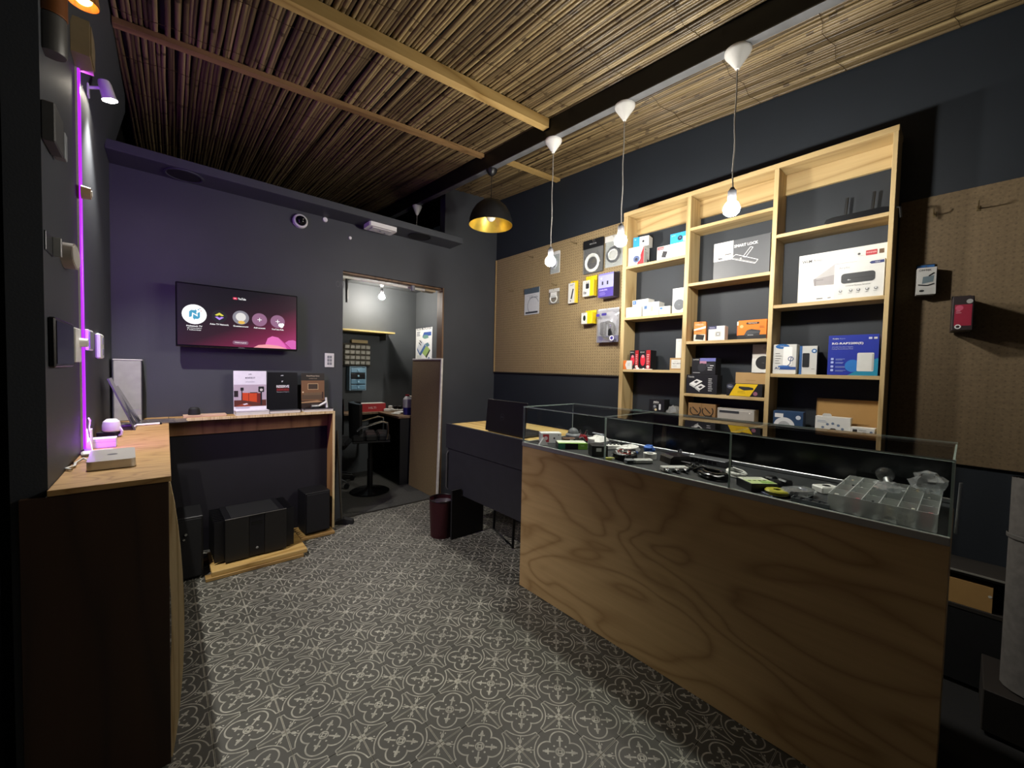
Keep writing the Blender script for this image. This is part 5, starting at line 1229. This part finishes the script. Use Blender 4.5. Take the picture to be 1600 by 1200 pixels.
# ================================================================== under the bench
pl = thing('wood_plinth', 'low pine plinth under the amplifier', 'plinth', (.46, 3.24, 0), R(0))
part('deck', MB().box(-.255, .295, -.185, .165, .022, .052, .003), WOOD('plinth_pine', 'd2b06e', '9a7636', 0, 1.4), pl)
part('runner', MB().box(-.285, .270, -.195, -.13, .001, .0215, .002), WOOD('plinth_runner', 'b08f55', '7a5a30', 0, 1.2), pl); part('runner', MB().box(-.285, .270, .10, .16, .001, .0215, .002), MATS['plinth_runner'], pl)
am = thing('power_amplifier', 'big black power amplifier with heat-sink sides on the pine plinth', 'amplifier', (.455, 3.26, .0525), R(1.5))
AB = M('amp_black', '17171a', .38, .3, .1, 30)
part('chassis', MB().box(-.175, .175, -.12, .20, .012, .285, .002), AB, am)
part('face_plate', MB().box(-.178, -.045, -.136, -.1205, .010, .290, .002), M('amp_face', '2c2b29', .4, .5, .06, 40), am)
part('face_plate', MB().box(.045, .178, -.136, -.1205, .010, .290, .002), MATS['amp_face'], am)
part('centre_panel', MB().box(-.044, .044, -.132, -.1205, .012, .288, .001), AB, am)
part('power_button', MB().cyl((0, -.1325, .065), (0, -.137, .065), .008, n=16), CHROME, am)
part('display_slot', MB().box(-.03, .03, -.1335, -.1322, .225, .245), M('slot_dark', '050506', .2), am)
part('top_trim', MB().box(-.178, .178, -.137, -.128, .2905, .294, .001), M('amp_trim', '8c8b86', .3, .8), am)
for s_ in (-1, 1):
    for i in range(9): part('heat_fin', MB().box(s_*.176, s_*.232, -.105+.036*i, -.099+.036*i, .012, .282), AB, am)
for x in (-.15, .15):
    for y in (-.1, .17): part('foot', MB().cyl((x, y, 0), (x, y, .0115), .018, n=12), BMAT, am)
part('vent_panel', MB().box(-.14, .14, -.10, .18, .2855, .288), BMAT, am)
def spk(name, label, x, y, w_, d_, h_, rz, z=0.0):
    t = thing(name, label, 'speaker', (x, y, z), R(rz))
    part('cabinet', MB().box(-w_/2, w_/2, -d_/2, d_/2, .012, h_, .004), M('speaker_black', '0f0f11', .5, 0, .15, 40), t)
    part('grille', MB().box(-w_/2+.008, w_/2-.008, -d_/2-.012, -d_/2-.001, .022, h_-.010, .004), M('grille_cloth', '0b0b0d', .9, 0, .3, 120), t)
    for a in (-1, 1):
        for b_ in (-1, 1): part('foot', MB().cyl((a*(w_/2-.03), b_*(d_/2-.03), 0), (a*(w_/2-.03), b_*(d_/2-.03), .012), .012, n=10), BMAT, t)
    return t
t = spk('bookshelf_speaker', 'black speaker at the right end under the bench', .90, 3.455, .185, .20, .335, 3, .0225)
pl2 = thing('speaker_stand', 'thin pine board under the right speaker', 'board', (.90, 3.45, 0))
part('board', MB().box(-.125, .125, -.13, .135, .002, .022, .002), MATS['plinth_runner'], pl2); part('pad', MB().box(-.1, .1, -.1, .1, 0, .0018), BMAT, pl2)
t = spk('floor_speaker', 'black speaker half hidden beside the side counter', .105, 3.27, .13, .26, .40, 0)
part('port', MB().cyl((-.02, -.146, .30), (-.02, -.150, .30), .008, n=12).cyl((-.03, -.146, .27), (-.03, -.150, .27), .006, n=12), CHROME, t)
t = thing('floor_mop', 'flat mop with a pole leaning against the doorway edge', 'mop', (1.135, 3.50, 0), R(-28))
part('head', MB().prism([(-.05, .002), (.10, .002), (.09, .03), (.02, .05), (-.045, .03)], -.03, .03, 'y'), BMAT, t); part('pole', MB().cyl((-.0, 0, .04), (-.055, .085, .80), .009, n=12), M('dark_pole', '55534e', .4, .4), t)

# ================================================================== desk by the far end of the counter
DKP = M('desk_laminate', '2b2b30', .55, 0, .10, 14)
dk = thing('work_desk', 'desk with a dark front panel and bright pine top', 'desk', (0, 0, 0))
part('front_panel', MB().box(1.80, 1.818, 1.835, 2.875, .335, .895, .001), DKP, dk)
part('apron', MB().box(1.79, 1.799, 1.835, 2.890, .69, .897, .001), DKP, dk)
part('desk_top', MB().box(1.819, 2.42, 1.835, 2.88, .868, .890, .001), WOOD('desk_pine', 'e6c983', 'b08a4a', 1, 1.3), dk)
BT = M('black_tube', '101012', .35, .4)
part('leg_frame', MB().tube([(2.10, 2.56, .866), (2.09, 2.59, .012), (1.98, 2.22, .012), (2.0, 2.20, .866)], .011, 8), BT, dk)
part('leg_frame', MB().tube([(2.38, 2.78, .866), (2.38, 2.78, .012), (2.38, 2.0, .012), (2.38, 2.0, .866)], .011, 8), BT, dk)
part('grab_rail', MB().tube([(1.80, 2.862, .335), (1.786, 2.865, .36), (1.786, 2.865, .64), (1.80, 2.862, .665)], .006, 8), M('grey_tube', '8a8a88', .3, .7), dk)
lp = thing('laptop', 'open black laptop on the desk, lid back towards the camera', 'laptop', (1.850, 2.185, .8905), R(-90))
part('base', MB().box(-.205, .205, .0, .26, .001, .018, .004), M('laptop_base', '1b1b1d', .4), lp)
part('lid', MB().box(-.222, .222, -.010, 0, 0, .240, .004), M('laptop_lid', '111113', .45, 0, .08, 60), lp, (0, -.004, .008), rot=(R(-5), 0, 0))
lid = bpy.data.objects['lid'] if 'lid' in bpy.data.objects else None
p = Print((0, -.0105, 0)); p.ring(-.03, .118, .024, .003, INK('3c3d40')).text('DELL', -.03, .112, .012, INK('4a4b4e'), w=.030, al='c', bold=.02)
q = p.done(lp, 'logo'); q.location = (0, -.004, .008); q.rotation_euler = (R(-5), 0, 0)
part('keyboard', MB().box(-.19, .19, .02, .17, .0182, .021, .001), BMAT, lp)
bn = thing('waste_bin', 'maroon mesh waste bin with a liner in front of the desk', 'bin', (1.695, 2.775, 0))
MRN = M('maroon_mesh', '3c1219', .45, .3, .2, 200)
part('wall', MB().lathe([(.092, .002), (.105, .30), (.103, .30), (.090, .004)], 36), MRN, bn); part('base', MB().lathe([(.001, 0), (.092, 0), (.093, .006), (.001, .006)], 30), MRN, bn)
part('rim', MB().tube([(.106*math.cos(i*math.pi/16), .106*math.sin(i*math.pi/16), .302) for i in range(32)], .005, 6, True), M('black_rim', '140a0c', .35), bn); part('liner', MB().lathe([(.100, .27), (.08, .25), (.05, .26), (.001, .24)], 20), M('grey_liner', '4a4048', .3), bn)
bd = thing('pedestal_panel', 'low black board standing upright beside the maroon bin', 'panel', (1.855, 2.645, 0))
part('board', MB().prism([(-.155, .002), (.155, .002), (.155, .33), (-.068, .33), (-.068, .395), (-.155, .395)], -.009, .009, 'y'), M('black_board', '0f0f10', .6), bd); part('edge_band', MB().box(-.1565, -.1552, -.009, .009, .002, .395), M('band_dark', '1f1f20', .5), bd)

# ================================================================== back room
t = thing('half_door', 'brown hardboard half-height panel with a white edge leaning in the doorway', 'panel', (2.112, 3.575, .001), 0, None, (0, R(1.25), 0))
part('board', MB().box(0, .012, .012, .63, 0, 1.445), M('hardboard', '7d6b4a', .7, 0, .12, 60), t)
part('edge_batten', MB().box(-.004, .018, -.008, .0115, 0, 1.445, .002), M('white_batten', 'd9d6cc', .5, 0, .15, 20), t); part('edge_batten', MB().box(-.004, .018, -.008, .63, 1.4455, 1.462, .002), MATS['white_batten'], t)
t = thing('poster', 'white poster of blue and green building blocks on the back room side wall', 'poster', (2.638, 4.86, 1.44))
part('sheet', MB().box(-.003, 0, -.225, .225, 0, .46), INK('e6e8e6'), t)
p = Print((-.003, .225, 0), (0, -.85, 0), (0, 0, 1), (-1, 0, 0))
p.text('ROSA MONTAVIA', .03, .43, .045, INK('3a3f4a'), w=.47, bold=.01).lines(.035, .40, .14, 3, INK('6f7580'), .022, .012).poly([(.22, .34), (.27, .40), (.50, .40), (.50, .35)], INK('3a5aa0')).poly([(.22, .33), (.28, .365), (.40, .36), (.42, .32), (.3, .31)], INK('6f9a8c')).poly([(.05, .20), (.18, .30), (.30, .24), (.14, .12)], INK('c9ced6')).poly([(.05, .20), (.14, .12), (.30, .24), (.34, .21), (.16, .075), (.05, .165)], INK('4a6a9c')).poly([(.12, .29), (.20, .25), (.21, .262), (.14, .30)], INK('26292e')).poly([(.10, .26), (.18, .22), (.19, .23), (.12, .272)], INK('26292e')).poly([(.22, .12), (.36, .22), (.46, .17), (.33, .07)], INK('9ab56a')).poly([(.33, .07), (.46, .17), (.48, .15), (.36, .05)], INK('3c4638')).poly([(.30, .24), (.40, .26), (.46, .22), (.38, .20)], INK('5a7f8c')).rect(.04, .03, .2, .09, INK('cfd4cf')).disc(.44, .035, .03, INK('5a74a0'))
p.done(t)
t = thing('upper_shelf', 'lit yellow-edged shelf board on the far wall of back room', 'shelf', (0, 0, 0))
part('board', MB().box(1.28, 2.225, 4.86, 5.098, 1.785, 1.805, .001), M('shelf_cream', 'd6c07c', .5), t); part('bracket', MB().box(1.50, 1.52, 4.9, 5.098, 1.70, 1.784).box(2.12, 2.14, 4.9, 5.098, 1.70, 1.784), M('grey_bracket', '55585a', .5), t)
o, p = carton('tan_box', 'small tan roll of paper below the lit shelf', 'roll', .20, .05, .04, (1.84, 5.06, 1.652), 0, 'c9b27c'); p.lines(.02, .02, .1, 1, k('a08a5a')); p.done(o)
bin_rack = thing('bin_rack', 'wall rack with rows of small pale storage bins in the back room', 'storage rack', (1.655, 5.055, 1.372))
part('back_panel', MB().box(-.015, .335, .028, .044, 0, .275, .002), M('rack_brown', '4a4034', .6), bin_rack)
for i in range(5):
    for j in range(4):
        x, z = .004+.064*i, .006+.066*j
        part('bin', MB().prism([(.0, 0), (-.05, .006), (-.056, .045), (-.01, .055), (0, .055)], x, x+.054, 'x').box(x+.01, x+.042, -.0575, -.055, .012, .034), M('bin_white', 'd6d2c4', .45), bin_rack, (0, .0275, z))
part('ledge', MB().box(-.015, .335, -.04, .027, -.006, -.001), M('rack_brown', '4a4034'), bin_rack)
dr = thing('drawer_unit', 'small blue see-through drawer unit under the bin rack', 'drawer unit', (1.71, 5.03, 1.066))
part('frame', MB().box(-.01, .19, .05, .066, 0, .285).box(-.012, .0, -.05, .066, 0, .285).box(.18, .192, -.05, .066, 0, .285).box(-.01, .19, -.05, .066, -.006, 0).box(-.01, .19, -.05, .066, .285, .291), M('drawer_frame', '8fb0c4', .35), dr)
for j, c_ in enumerate(('6f9ab4', '6f9ab4', '15181c', '86aec6')):
    q = part('drawer', MB().box(.003, .177, -.056, .04, .006+.070*j, .064+.070*j, .003), M('drawer_'+c_, c_, .3), dr)
    part('pull', MB().cyl((.09, -.057, .036+.07*j), (.09, -.070, .036+.07*j), .012, n=12), M('drawer_pull', 'a9d4ea', .25), q)
bdk = thing('back_desk', 'dark workbench along the right side of the back room', 'desk', (0, 0, 0))
part('top', MB().box(1.99, 2.635, 4.23, 5.095, .775, .80, .002).box(1.35, 1.989, 4.80, 5.095, .775, .80, .002), WOOD('bench_brown', '8a7258', '5c4836', 1, 1.5), bdk)
part('side_panel', MB().box(2.02, 2.60, 4.25, 4.27, .002, .774), BMAT, bdk); part('side_panel', MB().box(2.02, 2.60, 5.05, 5.07, .002, .774), BMAT, bdk); part('kick_board', MB().box(2.30, 2.32, 4.271, 5.049, .05, .60), BMAT, bdk)
o, p = carton('tool_box', 'red and white carton on the workbench in the back room', 'box', .36, .16, .10, (1.93, 4.94, .8005), R(-6), 'b02028')
p.text('HILTI', .15, .035, .025, k('f0d8d4'), w=.09).face((-.18, -.08, .10), (1, 0, 0), (0, 1, 0), (0, 0, 1)).rect(.004, .004, .356, .156, k('e2e0da')); p.done(o)
t = thing('power_board', 'white power strip with adapters on the workbench', 'power strip', (2.17, 4.72, .8005), R(-50))
part('body', MB().box(-.14, .14, -.025, .025, 0, .035, .006), WPL, t)
for x in (-.06, .01, .07): part('plug', MB().box(x-.022, x+.022, -.02, .02, .0355, .075, .005), BPL if x > 0 else WPL, t)
solid('tape_dispenser', MB().box(-.07, .07, -.05, .05, 0, .13, .01).cyl((-.02, -.06, .09), (-.02, .06, .09), .03, n=16), BPL, 'black boxy gadget on the workbench beside the power strip', 'device', (2.37, 4.62, .8005), .5)
o, p = carton('leaflet_box', 'patterned white carton tilted on top of the black gadget', 'box', .15, .08, .07, (2.37, 4.62, .9315), R(-35), 'cfc9b8'); p.lines(.01, .05, .12, 4, k('7a7466'), .012, .005); p.done(o)
solid('paper_pile', MB().box(-.10, .08, -.05, .05, 0, .012, .002).box(-.05, .10, -.07, .03, .0125, .022, .003), WPL, 'white papers near the front edge of workbench', 'papers', (2.13, 4.52, .8005), .6)
t = thing('water_bottle', 'clear bottle with a blue base and red cap on the workbench', 'bottle', (2.16, 4.36, .8005))
part('base', MB().lathe([(.001, 0), (.048, 0), (.05, .01), (.05, .085)], 20), M('cobalt', '23246e', .3), t); part('body', MB().lathe([(.05, .086), (.052, .15), (.05, .185), (.03, .215), (.022, .22)], 20), M('frost_bottle', 'a8aaa6', .2), t); part('cap', MB().lathe([(.024, .221), (.024, .24), (.001, .242)], 16), M('red_cap', 'a8352c', .4), t)
# bar stool
st = thing('bar_stool', 'black quilted bar stool with chrome arms and a disc foot', 'stool', (1.67, 4.24, 0), R(-18))
LEA = M('black_leather', '1d1e20', .3, 0, .15, 40)
part('disc_base', MB().lathe([(.001, .0), (.205, 0), (.205, .008), (.18, .02), (.06, .035), (.035, .05), (.001, .05)], 40), M('gloss_black_base', '151517', .2, .3), st)
part('column', MB().cyl((0, 0, .05), (0, 0, .36), .030, n=20).cyl((0, 0, .36), (0, 0, .56), .022, n=20), BT, st)
part('lever', MB().tube([(.03, 0, .54), (.12, .05, .53), (.15, .06, .47)], .006, 6), BT, st)
for i in range(3):
    for j in range(3): part('seat_pad', MB().box(-.19+.128*i, -.066+.128*i, -.19+.128*j, -.066+.128*j, .575, .65, .018), LEA, st)
part('seat_pan', MB().box(-.185, .19, -.185, .19, .56, .58, .008), BMAT, st)
mb = MB(); vs = []; NS = 9
for i in range(NS+1):
    a = R(-58+116*i/NS); r_ = .215
    for rr_, z in ((r_, .60), (r_+.012, .95), (r_-.045, .95), (r_-.05, .60)):
        vs.append((-(rr_)*math.cos(a), rr_*math.sin(a), z+.03*math.cos(a)*(1 if z > .7 else 0)))
fs = []
for i in range(NS):
    for q in range(4): fs.append((4*i+q, 4*i+(q+1) % 4, 4*i+4+(q+1) % 4, 4*i+4+q))
mb._add(vs, fs+[(3, 2, 1, 0), (4*NS, 4*NS+1, 4*NS+2, 4*NS+3)])
part('backrest', mb, LEA, st)
for s_ in (-1, 1): part('armrest', MB().tube([(-.14, s_*.21, .70), (-.10, s_*.225, .735), (.10, s_*.225, .79), (.155, s_*.222, .775), (.16, s_*.215, .70), (.15, s_*.20, .60)], .011, 8), CHROME, st)
# office chair behind
oc = thing('office_chair', 'dark office chair with chrome star base behind the bar stool', 'chair', (1.38, 4.74, 0), R(62))
for i in range(5):
    a = 2*math.pi*i/5+.3
    part('base_arm', MB().tube([(0, 0, .13), (.15*math.cos(a), .15*math.sin(a), .11), (.29*math.cos(a), .29*math.sin(a), .075)], [.024, .02, .014], 8), CHROME, oc)
    q = part('caster', MB().cyl((.29*math.cos(a)-.018, .29*math.sin(a), .028), (.29*math.cos(a)+.018, .29*math.sin(a), .028), .028, n=14), BPL, oc)
part('gas_column', MB().cyl((0, 0, .12), (0, 0, .44), .026, n=16), BT, oc)
part('seat', MB().box(-.24, .24, -.24, .24, .44, .52, .03), LEA, oc); part('backrest', MB().box(-.27, -.22, -.21, .21, .60, 1.02, .02), LEA, oc); part('back_stem', MB().tube([(-.2, 0, .47), (-.29, 0, .50), (-.29, 0, .70)], .018, 8), BT, oc)
solid('lamp_arm', MB().tube([(0, 0, 0), (-.02, .0, .12), (-.05, 0, .22)], .006, 8).sphere((-.052, 0, .235), .022, 14, 8), WMET, 'thin white-headed arm rising behind the bar stool', 'lamp arm', (1.62, 4.98, .8005))
# door closer and lintel light
t = thing('door_track', 'white strip light along the inside of door lintel', 'strip light', (0, 0, 0))
part('tube', MB().box(1.168, 2.02, 3.712, 3.73, 2.150, 2.172, .003), M('white_strip', 'e6e3da', .4), t); part('end_block', MB().box(2.0215, 2.14, 3.705, 3.80, 2.155, 2.1735, .002), M('cream_block', 'c9b48c', .5), t)
t = thing('door_closer', 'black rod dangling from the door lintel', 'rod', (1.236, 3.72, 2.148))
part('rod', MB().cyl((0, 0, 0), (0, 0, -.21), .013, .009, n=12), BPL, t); part('arm', MB().tube([(-.035, .0, -.012), (0, 0, -.002), (.035, .0, -.001)], .006, 6), CHROME, t)
t = thing('catch_block', 'grey metal catch under the right part of door lintel', 'catch', (1.855, 3.66, 2.1735))
part('body', MB().cyl((0, 0, 0), (0, 0, -.05), .022, n=18), GREYPL, t); part('ring', MB().cyl((0, 0, -.0505), (0, 0, -.056), .016, n=16), CHROME, t)

# ================================================================== behind the near end of the counter
ls = thing('low_shelf', 'low dark shelf against the right wall behind the counter', 'shelf', (0, 0, 0))
part('top_board', MB().box(2.655, 2.858, -.75, 1.6, .502, .520, .001), M('shelf_dark', '2a2622', .6), ls); part('base_board', MB().box(2.66, 2.858, -.75, 1.6, .345, .363, .001), MATS['shelf_dark'], ls)
for y in (-.75, .40, 1.58): part('side', MB().box(2.66, 2.858, y, y+.018, .002, .344), MATS['shelf_dark'], ls); part('side', MB().box(2.66, 2.858, y, y+.018, .3635, .5015), MATS['shelf_dark'], ls)
part('added_kick_panel', MB().box(2.662, 2.67, -.731, .398, .02, .343), BMAT, ls); part('front_lip', MB().box(2.652, 2.6545, -.75, 1.6, .512, .520), M('lip_grey', '8a8880', .5), ls)  # dark kick panel added so the space under the shelf stays black
o, p = carton('kraft_box', 'plain kraft carton in the low shelf by the grey roll', 'box', .36, .15, .112, (2.74, .068, .3635), R(-90), 'b58f58'); p.disc(.352, .07, .006, k('d8d2c4')); p.done(o)
cr = thing('floor_crate', 'dark wooden crate standing under the grey roll', 'crate', (2.50, -.24, .011))
part('body', MB().box(-.15, .15, -.15, .15, .012, .175, .003), M('crate_dark', '1d1712', .7), cr); part('foot', MB().box(-.14, -.10, -.14, .14, 0, .011), BMAT, cr); part('foot', MB().box(.10, .14, -.14, .14, 0, .011), BMAT, cr)
t = thing('fabric_roll', 'grey felt roll standing on end at the right edge', 'roll', (2.47, -.235, .188), 0, None, (R(0), R(4), 0))
FELT = M('grey_felt', '55524f', .95, 0, .18, 30, .2)
sp_ = []; NT = 46
for i in range(NT+1):
    a = i*2*math.pi*2.4/NT; r_ = .105-.018*i/NT
    sp_.append((r_*math.cos(a), r_*math.sin(a)))
mb = MB(); vs = [(x, y, 0) for x, y in sp_]+[(x, y, .80) for x, y in sp_]
mb._add(vs, [(i, i+1, NT+2+i, NT+1+i) for i in range(NT)]); part('roll', mb, FELT, t, smooth=60)
part('band', MB().lathe([(.1065, .565), (.1085, .568), (.1085, .580), (.1065, .583)], 30), M('felt_band', '4a4845', .8), t)
part('hanger', MB().tube([(-.104, .03, .72), (-.125, .04, .70), (-.13, .045, .62), (-.118, .04, .56)], .004, 6), WPL, t)

t = thing('added_mat', 'added black mat darkening the floor behind the counter', 'mat', (2.18, .10, 0))
part('mat', MB().box(-.44, .472, -1.1, 1.35, .0008, .008, .003), M('rubber_black', '0c0c0c', .85, 0, .2, 80), t)  # mat added to keep this lit stretch of floor black
for y in (-.9, -.3, .3, .9): part('rib', MB().box(-.42, .42, y-.006, y+.006, .0082, .0105, .001), MATS['rubber_black'], t)
